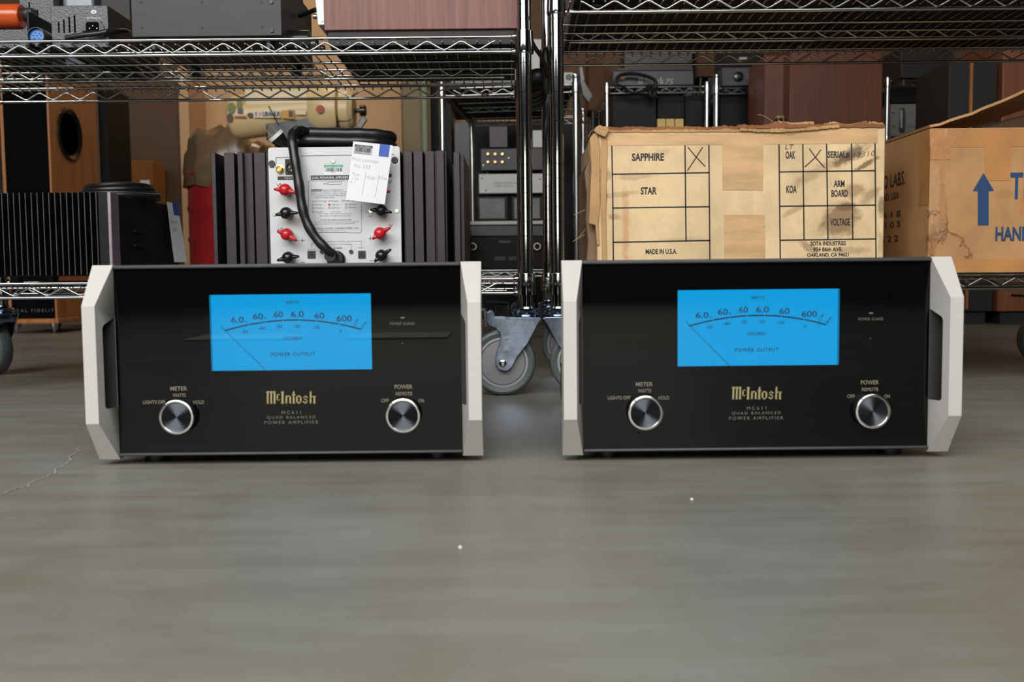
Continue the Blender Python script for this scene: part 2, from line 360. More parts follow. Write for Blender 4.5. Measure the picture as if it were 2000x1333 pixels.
# the crack in the concrete and two pale chips lying on it
def onfloor(x, y):
    d = at(x, y, 1.0)-Vector((0, 0, H)); k = -H/d.z; return Vector((0, 0, H))+d*k
K['crack'] = mat('crack_line', (0.42, 0.41, 0.38, 1), 0.8)
ck = MB(); pts = [onfloor(x, y) for x, y in [(4,966),(30,958),(52,952),(70,940),(88,934),(105,925),(118,912),(134,904),(140,893),(152,884),(153,872)]]
pts2 = []
for a, b_ in zip(pts, pts[1:]):
    for k in range(5):
        q = a.lerp(b_, k/5); pts2.append((q.x+random.uniform(-.003, .003), q.y+random.uniform(-.004, .004)))
ck.stroke(pts2, 0.0016, Vector((1,0,0)), Vector((0,1,0)), Vector((0,0,0.0006)))
ck.build('crack', 'crack', flo, smooth=0)
def chip(x, y, r, label):
    c = onfloor(x, y); mb = MB(); n = 7
    ring = [(c.x+r*random.uniform(.6, 1.2)*math.cos(2*PI*k/n), c.y+r*random.uniform(.6, 1.2)*math.sin(2*PI*k/n)) for k in range(n)]
    mb.add([(a, b_, 0.0003) for a, b_ in ring]+[(c.x+(a-c.x)*.6, c.y+(b_-c.y)*.6, r*.8) for a, b_ in ring],
           [tuple(range(n, 2*n)), tuple(range(n-1, -1, -1))]+[(i, (i+1) % n, (i+1) % n+n, i+n) for i in range(n)])
    tag(mb.build('paper_scrap', 'paper', loc=(c.x, c.y, 0)), label, 'scrap')
chip(899, 1071, 0.0022, 'white crumb of paper on the bare floor, larger of the two crumbs')
chip(1351, 977, 0.0020, 'tiny pale crumb on the floor in front of the right amplifier')

# ------------------------------------------------------------------ the two black glass amplifiers
AY = 1.158                                                            # distance of the glass front
A0 = Vector((-0.2605, AY, 0))
def ap(x, y, d=0.0): return at(x, y, AY-d)                            # a point of the left amplifier's front, d in front of the glass
def handle(parent, side):
    """tapered side handle: base on the panel plane, faceted front, hollow on its inner side"""
    x0 = A0.x-0.2255 if side < 0 else A0.x+0.2255; sg = -side
    z0, z1, z2, z3 = 0.0075, 0.0545, 0.1890, 0.2352; yf = AY-0.034; yb = AY+0.012
    X = lambda t: x0+sg*t
    T_ = lambda y: .024-.009*max(0.0, (AY-y)/.034)                       # inner face slants in towards the front
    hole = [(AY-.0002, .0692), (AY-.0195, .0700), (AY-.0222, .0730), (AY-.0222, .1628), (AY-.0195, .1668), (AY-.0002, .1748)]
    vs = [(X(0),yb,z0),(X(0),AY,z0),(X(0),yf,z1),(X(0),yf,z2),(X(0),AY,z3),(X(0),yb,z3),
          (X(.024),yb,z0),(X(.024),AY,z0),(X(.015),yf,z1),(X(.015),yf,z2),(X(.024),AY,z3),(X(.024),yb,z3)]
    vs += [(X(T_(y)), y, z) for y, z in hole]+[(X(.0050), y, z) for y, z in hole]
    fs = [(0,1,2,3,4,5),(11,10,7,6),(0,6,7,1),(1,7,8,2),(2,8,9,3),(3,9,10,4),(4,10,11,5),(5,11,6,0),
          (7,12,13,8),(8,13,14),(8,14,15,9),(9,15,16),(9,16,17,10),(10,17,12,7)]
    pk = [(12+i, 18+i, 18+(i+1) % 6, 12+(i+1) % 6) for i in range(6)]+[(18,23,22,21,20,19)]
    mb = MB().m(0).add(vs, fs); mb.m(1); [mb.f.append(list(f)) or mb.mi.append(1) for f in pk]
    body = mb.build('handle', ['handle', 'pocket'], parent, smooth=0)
    bm = bmesh.new(); bm.from_mesh(body.data); bmesh.ops.recalc_face_normals(bm, faces=bm.faces); bm.to_mesh(body.data); bm.free()
    bv = body.modifiers.new('bevel', 'BEVEL'); bv.width = 0.0010; bv.segments = 3; bv.limit_method = 'ANGLE'; bv.angle_limit = math.radians(22); bv.harden_normals = True
    body.data.polygons.foreach_set('use_smooth', [True]*len(body.data.polygons))
    return body
def knob(parent, cx, cy, slot):
    c = ap(cx, cy, 0.0126); r = px(34.5, AY-.0126); y0 = AY; o = Vector((c.x, AY, c.z))
    kb = MB().lathe([(r*.93, -0.0002), (r*.94, .002), (r*.97, .004), (r*.975, .0095)], o, 'y-', 48).build('knob', 'black_satin', parent)
    MB().lathe([(r*.975, .0094), (r, .0098), (r, .0112), (r*.985, .0122), (r*.95, .0126), (r*.87, .0126), (r*.845, .0122), (r*.835, .0112)], o, 'y-', 64, False).build('knob_ring', 'silver', kb)
    MB().lathe([(r*.84, .0110)]+[(r*.835*(1-k/44)+r*.0005, .0113-(.00016 if k % 2 else 0)) for k in range(45)], o, 'y-', 96, False).build('knob_face', 'spun', kb, smooth=0)
    d = Vector((slot[0], slot[1])).normalized(); e_ = Vector((-d.y, d.x)); mb = MB()
    q = [d*r*.86+e_*.0006, d*r*.86-e_*.0006, d*r*1.0-e_*.0006, d*r*1.0+e_*.0006]
    mb.prism([(c.x+v.x, c.z+v.y) for v in q], AY-.0129, AY-.0120).build('pointer', 'ink', kb, smooth=0)
LOGO = [  # blackletter strokes in twelfths of a photograph pixel
    ([(255,405),(255,640)],36), ([(330,400),(330,640)],36), ([(402,410),(402,640)],36), ([(225,412),(258,388),(300,412),(332,388),(372,412),(398,388),(420,410)],22),
    ([(238,640),(255,655),(272,640)],18), ([(313,640),(330,655),(347,640)],18), ([(385,640),(402,655),(422,638)],18),
    ([(462,470),(462,570)],28), ([(462,470),(490,445),(512,470)],16), ([(462,568),(490,588),(515,565)],16),
    ([(575,400),(575,645)],42), ([(545,412),(575,388),(605,412)],18), ([(548,635),(575,658),(602,635)],18),
    ([(658,490),(658,640)],36), ([(742,515),(742,640)],36), ([(640,500),(660,478)],18), ([(660,515),(705,480),(745,515)],20), ([(640,640),(658,655),(676,640)],16), ([(724,640),(742,655),(765,635)],16),
    ([(818,410),(818,640)],36), ([(818,385),(835,410)],14), ([(785,470),(848,460)],22), ([(800,635),(822,655),(842,638)],16),
    ([(886,510),(886,610)],36), ([(970,510),(970,610)],36), ([(880,515),(930,482),(976,512)],24), ([(880,605),(928,650),(976,605)],24),
    ([(1112,520),(1070,488),(1040,520),(1048,548),(1102,580),(1112,605),(1070,645),(1028,612)],28),
    ([(1185,410),(1185,640)],36), ([(1165,420),(1190,380),(1205,410)],14), ([(1266,515),(1266,640)],36), ([(1190,530),(1235,488),(1270,515),(1296,495)],20), ([(1168,640),(1185,655),(1204,640)],16), ([(1250,640),(1268,655),(1290,635)],16)]
def logo(mb, f, w):
    """the maker's blackletter; f maps the stroke plan to the surface, w is metres per plan unit"""
    for pts, t in LOGO:
        q = [f(x, y) for x, y in pts]; o = q[0]
        mb.stroke([(v.x, v.z) for v in q], t*w, o=Vector((0, o.y, 0)))
def make_amplifier():
    t = thing('power_amplifier', 'black glass amplifier with blue meter, in front of the amplifier with a white back', 'amplifier', A0, 'matching black glass amplifiers')
    xl, xr = A0.x-0.2015, A0.x+0.2015; zb, zt = 0.0115, 0.2350; yb = AY+0.006
    wl, wr, wt, wb = ap(409, 600).x, ap(724.5, 600).x, ap(566, 575).z, ap(568, 723.5).z      # meter window
    g = MB(); za, zc = ap(560, 523).z, ap(560, 882).z                                        # glass between the two rails
    g.box(xl, xr, AY, yb, wt, za).box(xl, xr, AY, yb, zc, wb).box(xl, wl, AY, yb, wb, wt).box(wr, xr, AY, yb, wb, wt)
    g.build('glass_front', 'glass_black', t, smooth=0)
    MB().box(xl, xr, AY-.004, yb+.004, za, zt).build('top_rail', 'rail', t, bevel=0.0015)
    MB().box(xl, xr, AY-.004, yb+.004, zb, zc).build('bottom_rail', 'rail', t, bevel=0.0015)
    mt = MB().box(wl-.002, wr+.002, AY+.0085, AY+.0105, wb-.002, wt+.002).build('meter_dial', 'dial', t, smooth=0)
    MB().box(wl+.0002, wr-.0002, AY+.0005, AY+.0025, wb+.0002, wt-.0002).build('meter_glass', 'pane', t, smooth=0)
    hs = MB(); hs.box(wl-.006, wl-.002, yb, AY+.012, wb-.006, wt+.006).box(wr+.002, wr+.006, yb, AY+.012, wb-.006, wt+.006)
    hs.box(wl-.006, wr+.006, yb, AY+.012, wt+.002, wt+.006).box(wl-.006, wr+.006, yb, AY+.012, wb-.006, wb-.002).build('meter_housing', 'black', t, smooth=0)
    dp = lambda x, y: at(x, y, AY+.0083)
    pr = MB(); T = lambda s, x, y, w, h, b=0.012, sp=1.0, rot=0: pr.text(s, dp(x, y), px(w, AY), px(h, AY), b, sp, (math.cos(rot), 0, math.sin(rot)), (-math.sin(rot), 0, math.cos(rot)))
    T('WATTS', 571, 591, 26, 6.5); T('6.0', 464, 625, 25, 12); T('m', 481, 629, 5, 3.5); T('60', 504, 618.5, 20, 12); T('m', 518, 622, 5, 3.5)
    T('.60', 542, 614.5, 22, 12); T('6.0', 581, 614, 25, 12); T('60', 624, 617, 20, 12); T('600', 672.5, 622.5, 30, 12)
    T('1.2K', 696, 628, 15, 5, .01, 1, 0.85); T('2.4K', 711, 634, 15, 5, .01, 1, 0.85)
    for s, x, y, w in (('-50', 478, 648, 13), ('-40', 512, 641.5, 13), ('-30', 545, 638, 13), ('-20', 580, 637.5, 13), ('-10', 617, 639.5, 13), ('0', 665.5, 646.5, 5)): T(s, x, y, w, 6.5)
    T('DECIBELS', 572, 661, 36, 6); T('POWER OUTPUT', 572.5, 692.5, 86, 7.5, 0.014, 1.15)
    arc = []
    for k in range(25):
        u = k/24; x = 440+u*265; y = 646-20.5*(1-((x-578)/138)**2) if x < 578 else 625.5+18*((x-578)/127)**2
        arc.append(dp(x, y))
    gaps = (4, 7, 10, 13, 16, 20)
    for k in range(24):
        p, q = arc[k], arc[k+1]
        if k in gaps: p = p.lerp(q, 0.28)
        pr.stroke([(p.x, p.z), (q.x, q.z)], px(2.9, AY), o=Vector((0, p.y, 0)))
    for x, y in ((690, 640), (705, 643)):
        p, q = dp(x, y), dp(x+6, y-7); pr.stroke([(p.x, p.z), (q.x, q.z)], px(1.0, AY), o=Vector((0, p.y, 0)))
    pr.build('scale', 'ink_navy', mt, smooth=0)
    p, q = at(431, 637, AY+.0072), at(519, 723, AY+.0072)
    MB().cyl(p, q, 0.00032, 6).build('needle', 'ink_navy', mt)
    fp = lambda x, y: ap(x, y, 0.0003)
    tx = MB(); T2 = lambda mb, s, x, y, w, h, b=0.01, sp=1.0: mb.text(s, fp(x, y), px(w, AY), px(h, AY), b, sp)
    T2(tx, 'METER', 349, 759.5, 33, 8); T2(tx, 'WATTS', 350, 772.5, 26, 7); T2(tx, 'LIGHTS OFF', 301, 786, 44, 7); T2(tx, 'HOLD', 388, 786, 21, 7)
    T2(tx, 'POWER', 788, 756, 35, 8.5); T2(tx, 'REMOTE', 789, 769.5, 32, 7); T2(tx, 'OFF', 752, 783, 15, 7); T2(tx, 'ON', 822.5, 783, 11, 7)
    tx.build('control_lettering', 'lit_ink', t, smooth=0)
    ty = MB(); T2(ty, 'MC611', 569, 806, 38, 6.5, 0, 1.5); T2(ty, 'QUAD BALANCED', 569, 816, 96, 6.5, 0, 1.4); T2(ty, 'POWER AMPLIFIER', 569, 825.5, 106, 6.5, 0, 1.4)
    T2(ty, 'POWER GUARD', 786, 632.5, 48, 5.5, 0, 1.2); c = fp(786, 621)
    ty.cbox(c, px(8, AY), .0002, px(2.6, AY)); c = fp(786, 671); ty.cbox(c, px(1.8, AY), .0002, px(1.8, AY))
    ty.build('model_lettering', 'grey_ink', t, smooth=0)
    lg = MB(); logo(lg, lambda x, y: fp(500+x/11.11, 730+y/11.11), 1/11.11*AY/F); lg.build('maker_logo', 'gold_ink', t, smooth=0)
    knob(t, 344, 816, (-.62, .72)); knob(t, 787, 813, (-.64, .72))
    for sd in (-1, 1): handle(t, sd)
    ch = MB().box(A0.x-.212, A0.x+.212, AY+.012, AY+.022, zb+.004, zt-.004).box(A0.x-.205, A0.x+.205, AY+.022, AY+.46, 0.016, 0.075)
    ch.build('chassis', 'black', t, bevel=0.002)
    for sx in (-1, 1):
        hsk = MB()
        for k in range(16): hsk.box(A0.x+sx*.185-.018, A0.x+sx*.185+.018, AY+.05+k*.022, AY+.053+k*.022, .0752, .195)
        hsk.box(A0.x+sx*.167-.003, A0.x+sx*.167+.003, AY+.04, AY+.42, .0752, .2).build('heat_sink', 'black_satin', t, smooth=0)
    for yy in (.12, .30): MB().box(A0.x-.11, A0.x+.11, AY+yy, AY+yy+.14, .0752, .205).build('transformer_case', 'black_satin', t, bevel=.006)
    for sx in (-1, 1):
        for yy in (.035, .42): MB().lathe([(.012, 0), (.014, .0005), (.016, .0165)], (A0.x+sx*.17, AY+yy, 0), 'z', 20).build('foot', 'black_rubber', t)
    return t
amp = make_amplifier()
amp2 = copy_tree(amp); amp2.location = (0.2835, AY-.004, 0)
amp2['label'] = 'black glass amplifier with blue meter, in front of the cardboard box printed with a table'

# pale floor strips added behind the camera, to be mirrored in the left glass
K['strip_reflector'] = mat('pale_floor_strip', (0.6, 0.58, 0.52, 1), 0.6)
for x0, x1 in ((-1.12, -.74), (-.57, -.22)):
    struct(MB().box(x0, x1, -1.34, -1.05, 0.0005, 0.006).build('reflected_strip', 'strip_reflector', bevel=.002))

# glowing panel added behind the camera to put a stripe on the chrome posts
K['glow_panel'] = emit('added_glow', (1, 0.95, 0.82, 1), 3.6)
struct(MB().box(-2.1, 1.3, -4.995, -4.96, 0.5, 1.25).build('glow_panel_1', 'glow_panel', smooth=0))

# ------------------------------------------------------------------ chrome wire shelving
PR = 0.0125
def zigzag(p, q, zl, zh, period, off=0.0):
    """bent wire between two rails, from p to q (x, y)"""
    d = Vector((q[0]-p[0], q[1]-p[1])); L = d.length; d /= L; half = period/2; pts = []
    def pt(s, z): return Vector((p[0]+d.x*s, p[1]+d.y*s, z))
    k = 0; s = off; rr = 0.16
    while s <= L+1e-6:
        hi = k % 2 == 0; z = zh if hi else zl; o = zl if hi else zh
        if s > 0.001: pts.append(pt(s-half*rr, z+(o-z)*rr*0.75))
        pts.append(pt(s, z+(o-z)*0.03))
        if s+half <= L: pts.append(pt(s+half*rr, z+(o-z)*rr*0.75))
        s += half; k += 1
    return pts
def wire_shelf(unit, x0, x1, y0, y1, zb, zt, nz=6, mats='chrome', fine=True, bare=True):
    a, b_ = x0+.017, x1-.017; ya, yb = y0+.017, y1-.017; ns = 12 if fine else 8
    rl = MB(); ym = (y0+y1)/2+.004
    for y in (y0, y1):
        for z in (zb, zt): rl.cyl((a, y, z), (b_, y, z), .0031, ns)
    for x in (x0, x1):
        for z in (zb, zt): rl.cyl((x, ya, z), (x, yb, z), .0031, ns)
    rl.cyl((a+.02, ym, zb), (b_-.02, ym, zb), .0028, ns)
    sh = rl.build('shelf', mats, unit, smooth=70)
    zz = MB()
    for y in (y0-.001, ym, y1+.001):
        zz.tube(zigzag((a+.026, y), (b_-.020, y), zb+.0038, zt-.0072, .0603, .0), .0019, ns-2)
    for x in (x0, x1): zz.tube(zigzag((x, ya+.02), (x, yb-.02), zb+.0038, zt-.0072, .0603), .0019, ns-2)
    zz.build('zigzag_wires', mats, sh, smooth=70)
    dk = MB(); n = int((b_-a-.012)/.0206)
    for k in range(n+1):
        x = a+.008+k*.0206
        dk.tube([(x, y0-.0005, zt-.0075), (x, y0+.006, zt-.0050), (x, y1-.006, zt-.0050), (x, y1+.0005, zt-.0075)], .0016, 6)
    for f in (.13, .36, .64, .87): dk.cyl((a, y0+(y1-y0)*f, zt-.0086), (b_, y0+(y1-y0)*f, zt-.0086), .0026, ns)
    dk.cyl((a, ym, zt-.0086), (b_, ym, zt-.0086), .0026, ns)
    dk.build('deck_wires', mats, sh, smooth=70)
    for x in (x0, x1):
        for y in (y0, y1):
            c = MB().lathe([(.0138, zb-.0040), (.0168, zb-.0035), (.0172, zb), (.0160, zt), (.0158, zt+.0085), (.0138, zt+.0095)], (x, y, 0), 'z', 28)
            sx = 1 if x == x0 else -1
            for z in (zb, zt): c.lathe([(.0042, .012), (.0058, .016), (.0058, .019), (.0038, .023)], (x, y, z), 'x' if sx > 0 else 'x-', 12)
            c.build('collar', mats, sh)
    return sh
def post(unit, x, y, z0, z1, grooves=True, mats='chrome'):
    pr = [(PR*.9, z0), (PR, z0+.001)]
    if grooves:
        z = z0+.0254
        while z < z1-.02:
            pr += [(PR, z-.0010), (PR-.0009, z-.0005), (PR-.0009, z+.0005), (PR, z+.0010)]; z += .0254
    pr += [(PR, z1-.001), (PR*.9, z1)]
    return MB().lathe(pr, (x, y, 0), 'z', 28).build('post', mats, unit, smooth=50)
def caster(unit, x, y, rot, mark=True):
    s = MB().lathe([(.0098, .145), (.0098, .185)], (x, y, 0), 'z', 20)
    s.lathe([(.012, .1545), (.022, .1540), (.0255, .1500), (.0255, .1470), (.0210, .1430), (.0235, .1415), (.0235, .1385)], (x, y, 0), 'z', 32)
    s.lathe([(.0100, .1545), (.0150, .1565), (.0135, .1600), (.0098, .1610)], (x, y, 0), 'z', 24)
    c = s.build('caster', 'zinc', unit, loc=(x, y, 0))
    q = [(950,612),(957,607),(964,611),(966,620),(1008,621),(1058,622),(1050,634),(1030,672),(1008,700),(1000,717),(993,723),(985,725),(975,722),(968,712),(968,700),(971,685),(978,662),(977,650),(968,641),(955,636),(950,628)]
    w = [at(a, b_, 1.78) for a, b_ in q]; out = [(v.x-.027+x, v.z) for v in w]
    fk = MB()
    for sy in (-1, 1): fk.prism(out, y+sy*.0225-.0012, y+sy*.0225+.0012)
    zt_ = at(1008, 620, 1.78).z
    fk.box(x-.040, x+.024, y-.0237, y+.0237, zt_-.0035, zt_-.0005)
    f = fk.build('fork', 'zinc', c, bevel=.0008)
    cx = at(982, 708, 1.78).x-.027+x; cz = .0597; r = .0593
    b = MB()
    for sy in (-1, 1):
        b = MB()
        if sy < 0: b.lathe([(.0068, .0), (.0068, .0035), (.0055, .0045), (.0028, .0048), (.0024, .0025), (.0004, .0025)], (cx, y-.0237, cz), 'y-', 20)
        else: b.cyl((cx, y+.0237, cz), (cx, y+.0285, cz), .0065, 6)
        b.build('axle_bolt', 'chrome_dull', c)
    tp = [(r*.765, .0120), (r*.90, .0150), (r*.965, .0130), (r, .0080), (r, -.0080), (r*.965, -.0130), (r*.90, -.0150), (r*.765, -.0120)]
    MB().lathe([(a, h) for a, h in tp], (cx, y, cz), 'y-', 48, False).build('tyre', 'grey_tyre', c)
    hb = MB()
    for sg in (1, -1):
        hb.m(1).lathe([(r*.77, .0115*sg), (r*.765, .0128*sg), (r*.70, .0128*sg), (r*.69, .0110*sg)], (cx, y, cz), 'y-', 48, False)
        hb.m(2).lathe([(r*.69, .0110*sg), (r*.675, .0110*sg)], (cx, y, cz), 'y-', 48, False)
        hb.m(0).lathe([(r*.675, .0112*sg), (r*.67, .0122*sg), (r*.2, .0130*sg), (r*.001, .0130*sg)], (cx, y, cz), 'y-', 48, False)
    hb.build('wheel_hub', ['hub', 'hub_rim', 'ink'], c, smooth=25)
    pd = MB(); P_ = lambda a, b_: (at(a, b_, 1.78).x-.027+x, at(a, b_, 1.78).z)
    pd.prism([P_(944,609),P_(951,607),P_(953,640),P_(946,640)], y-.018, y+.018)
    pd.prism([P_(905,600),P_(948,604),P_(948,609),P_(905,606)], y-.018, y+.018)
    pd.build('brake_pedal', 'gunmetal', c, bevel=.001)
    if mark:
        mk = MB(); yy = y-.0240
        for s_, a, b_, ww, hh in (('CASTER', 990, 659, 19, 5), ('LOCK', 990, 667, 12, 2.4), ('(E)', 989, 681, 9, 10)):
            v = at(a, b_, 1.78); mk.text(s_, (v.x-.027+x, yy, v.z), px(ww, 1.78), px(hh, 1.78))
        mk.build('stamped_mark', 'silver', c, smooth=0)
    c.rotation_euler.z = rot
    return c
def shelving_unit(label, x0, x1, y0, y1, shelves, rots, z1=1.62):
    t = thing('wire_shelving_unit', label, 'shelving', ((x0+x1)/2, (y0+y1)/2, 0))
    for x in (x0, x1):
        for y in (y0, y1): post(t, x, y, .160, z1)
    for (x, y), r in zip(((x0, y0), (x1, y0), (x0, y1), (x1, y1)), rots): caster(t, x, y, r, mark=(r == 0 and x == x1 and y == y0 and x < .1))
    for zb, zt in shelves: wire_shelf(t, x0, x1, y0, y1, zb, zt)
    return t
Y0, Y1 = 1.80, 2.255
LX0, LX1, RX0, RX1 = -1.153, 0.027, 0.0845, 1.249
ZL, ZLb, ZU, ZUb, ZR, ZRb = .2105, .1850, .6400, .6135, .7075, .6810
left_unit = shelving_unit('chrome wire shelving unit on casters that carries the white-backed amplifier', LX0, LX1, Y0, Y1, ((ZLb, ZL), (ZUb, ZU)), (2.4, 0.0, -.55, .9))
right_unit = shelving_unit('chrome wire shelving unit on casters that carries the two cardboard boxes', RX0, RX1, Y0, Y1, ((ZLb, ZL), (ZRb, ZR)), (PI-.12, 2.6, 2.9, 0.1))
for u, sg, s_ in ((left_unit, LX1, 'UL'), (right_unit, RX0, 'ULINE')):   # letters pressed into the lower front collars
    mk = MB(); mk.text('ULINE', (sg+.004, Y0-.0176, .2105), .018, .0078); mk.text('R', (sg+.006, Y0-.0178, .190), .005, .006)
    mk.build('stamped_lettering', 'gunmetal', u, smooth=0)
DL, DU, DR = ZL-.0034, ZU-.0034, ZR-.0034                             # heights of the wire decks

# ------------------------------------------------------------------ on the left unit, lower shelf
def barcode(mb, c, w, h, ex=Vector((1,0,0)), ez=Vector((0,0,1)), n=22, seed=1):
    rnd = random.Random(seed); x = -w/2
    while x < w/2:
        b = rnd.choice((.4, .6, 1.0))*w/n; mb.add([c+ex*x-ez*h/2, c+ex*(x+b)-ez*h/2, c+ex*(x+b)+ez*h/2, c+ex*x+ez*h/2], [(0,1,2,3)]); x += b+rnd.choice((.3, .5, .8))*w/n
LY = 1.85
lp = lambda x, y, d=0.0: at(x, y, LY-d)
lev = thing('stereo_amplifier', 'white-backed amplifier with red and black terminals between dark finned heat sinks', 'amplifier', (lp(655, 515).x, LY, DL))
pz0, pz1 = DL+.004, lp(650, 287).z; pxl, pxr = lp(526, 400).x, lp(783, 400).x
MB().box(pxl+.001, pxr-.001, LY+.004, LY+.30, pz0, pz1-.006).build('chassis', 'black_satin', lev, bevel=.002)
rc = .005; out = [(pxl, pz0), (pxr, pz0)]+[(pxr-rc+rc*math.cos(k*PI/10), pz1-rc+rc*math.sin(k*PI/10)) for k in range(6)]+[(pxl+rc-rc*math.sin(k*PI/10), pz1-rc+rc*math.cos(k*PI/10)) for k in range(6)]
MB().prism(out, LY, LY+.004).build('rear_panel', 'white_panel', lev, bevel=.0008)
for x in (pxl+.03, pxr-.03):
    for y in (LY+.04, LY+.26): MB().lathe([(.014, DL), (.016, DL+.004)], (x, y, 0), 'z').build('foot', 'black_rubber', lev)
for sd, edges in ((-1, [(415,423,0),(423,438,.16),(438,458,.006),(458,466,.16),(466,476,.0),(476,492,.012),(492,497,.12),(497,519,.004),(519,525,.01)]),
                  (1, [(786,790,.02),(790,806,.004),(806,809,.14),(809,827,.0),(827,830,.14),(830,848,.012),(848,853,.02),(853,868,.004),(868,872,.02),(872,885,.2),(885,897,.03),(897,905,.045)])):
    fb = MB()
    for a, b_, d in edges:
        fb.box(at(a, 400, LY).x, at(b_, 400, LY).x, LY+d, LY+.30, pz0+.001, pz1-.008-(.004 if d > .03 else 0))
    fb.build('heat_sink', 'fin', lev, bevel=.0008)
def binding_post(x, y, wings, m):
    c = lp(x, y); o = Vector((c.x, LY, c.z))
    mb = MB().lathe([(px(8, LY), 0), (px(9.5, LY), .002), (px(9.5, LY), .012), (px(11.5, LY), .016), (px(12, LY), .022), (px(10.5, LY), .029), (px(7, LY), .033), (px(2, LY), .0345)], o, 'y-', 24)
    for wx, wy in wings:
        q = lp(wx, wy, .030); p = Vector((c.x, LY-.020, c.z)); d = q-p
        mb.tube([p, p+d*.35+Vector((0,-.002,0)), p+d*.75+Vector((0,-.003,0)), q, q+d*.06], [px(6.5, LY), px(5.5, LY), px(3.4, LY), px(2.4, LY), px(1.0, LY)], 10)
    mb.build('binding_post', m, lev, smooth=60)['label'] = ('red' if m == 'red' else 'black')+' winged speaker terminal'
for a in [(562,373,((536,370),(577,377)),'red'), (564,418,((539,420),(581,416)),'black_gloss'), (565,459,((542,452),(579,470)),'red'), (568,504,((542,509),(583,501)),'black_gloss'),
          (745,374,((729,378),(761,375)),'red'), (748,413,((724,410),(764,415)),'black_gloss'), (745,457,((728,467),(762,445)),'red'), (748,500,((732,511),(763,488)),'black_gloss')]: binding_post(*a)
def screw(parent, c, r, m, axis='y-'):
    MB().lathe([(r, 0), (r, .0012), (r*.85, .0022), (r*.35, .0022), (r*.3, .0012), (r*.01, .0012)], c, axis, 16).build('screw', m, parent)
for x, y, r, m_ in ((531,320,6.5,'gunmetal'),(771,313,6.5,'gunmetal'),(651,315,4.5,'chrome_dull'),(536,419,3.6,'chrome_dull'),(775,412,4.5,'chrome_dull'),(724,413,4,'chrome_dull')): screw(lev, lp(x, y), px(r, LY), m_)
c = lp(547.5, 331); MB().lathe([(px(8, LY), 0), (px(8, LY), .003), (px(6.2, LY), .0035), (px(6.2, LY), .010), (px(5, LY), .0105), (px(4.8, LY), .006), (px(2.5, LY), .006), (px(2.3, LY), .009), (px(.1, LY), .009)], c, 'y-').build('phono_jack', 'gold', lev)
a, b_ = lp(558, 341), lp(584, 311); xl_ = MB().box(a.x, b_.x, LY-.003, LY, a.z, b_.z)
c = lp(570, 329); xl_.lathe([(px(10.5, LY), .003), (px(10.5, LY), .006), (px(8.8, LY), .006), (px(8.6, LY), .0035), (px(.1, LY), .0035)], c, 'y-'); s1 = xl_.build('microphone_socket', 'black_gloss', lev, bevel=.0006)
for dx, dy in ((-4, -2), (4, -2), (0, 4)): p = lp(570+dx, 329+dy, .0042); MB().cyl(p, p-Vector((0,.003,0)), px(1.1, LY), 8).build('pin', 'chrome_dull', s1)
for x0_, x1_ in ((601,616), (700,714)):
    a, b_ = lp(x0_, 505), lp(x1_, 490); c = lp((x0_+x1_)/2, 497)
    j = MB().box(a.x, b_.x, LY-.0025, LY, a.z, b_.z); j.build('data_jack', 'gunmetal', lev, bevel=.0004)
    MB().prism([(c.x-px(5, LY), c.z-px(5.5, LY)), (c.x+px(5, LY), c.z-px(5.5, LY)), (c.x+px(5, LY), c.z+px(2, LY)), (c.x+px(2.5, LY), c.z+px(2, LY)), (c.x+px(2.5, LY), c.z+px(5, LY)), (c.x-px(2.5, LY), c.z+px(5, LY)), (c.x-px(2.5, LY), c.z+px(2, LY)), (c.x-px(5, LY), c.z+px(2, LY))], LY-.0029, LY-.0026).build('opening', 'ink', lev.children[-1], smooth=0)
for x in (629, 686): MB().lathe([(px(4, LY), 0), (px(4, LY), .0025), (px(2.2, LY), .0025), (px(2, LY), .001), (px(.1, LY), .001)], lp(x, 492), 'y-', 20).build('remote_jack', 'gunmetal', lev)
ik = MB(); T = lambda s, x, y, w, h, b=0.0, sp=1.0: ik.text(s, lp(x, y, .0004), px(w, LY), px(h, LY), b, sp)
def bar(mb, x0, y0, x1, y1, d=.0003):
    p, q = lp(x0, y0, d), lp(x1, y1, d); mb.add([(p.x, p.y, q.z), (q.x, p.y, q.z), (q.x, p.y, p.z), (p.x, p.y, p.z)], [(0,1,2,3)])
def line(mb, pts, w, d=.0003):
    q = [lp(x, y, d) for x, y in pts]; mb.stroke([(v.x, v.z) for v in q], px(w, LY), o=Vector((0, q[0].y, 0)))
bar(ik, 542, 345, 590, 351.5); bar(ik, 607, 343, 682, 351); bar(ik, 741, 340, 765, 346)
bar(ik, 608, 370, 628, 373.6)
line(ik, [(587,305),(770,302)], 1); line(ik, [(568,307.5),(539,308)], 1); line(ik, [(539,308),(539,320),(537,326),(532,328),(526,327)], 1)
line(ik, [(602,354),(682,353)], .5); line(ik, [(602,354),(603,450),(605,454),(704,455),(706,450),(706,400)], .7)
line(ik, [(640,356),(667,355.5),(667,360),(640,360.5),(640,356)], .6)
for (x, y) in ((540,361),(543,448)): line(ik, [(x,y-2),(x+4,y+3),(x+7,y-3),(x+9,y+2),(x+9,y-1)], 1.0)
for (x, y) in ((758,356),(760,441)): line(ik, [(x,y),(x+1,y-3),(x+4,y+2),(x+7,y-4)], 1.0)
for x, y in ((591,470),(723.5,466)): line(ik, [(x-4,y),(x+4,y)], .9); line(ik, [(x,y-4),(x,y+4)], .9)
for x, y in ((592,513),(725,509.5),(723,422.5)): line(ik, [(x-3.5,y),(x+3.5,y)], 1.0)
line(ik, [(608,484),(608,478),(612,474),(634,474)], .6); line(ik, [(692,471.5),(706,471.5),(706,482)], .6); line(ik, [(678,477.5),(686,477.5),(686,486)], .6)
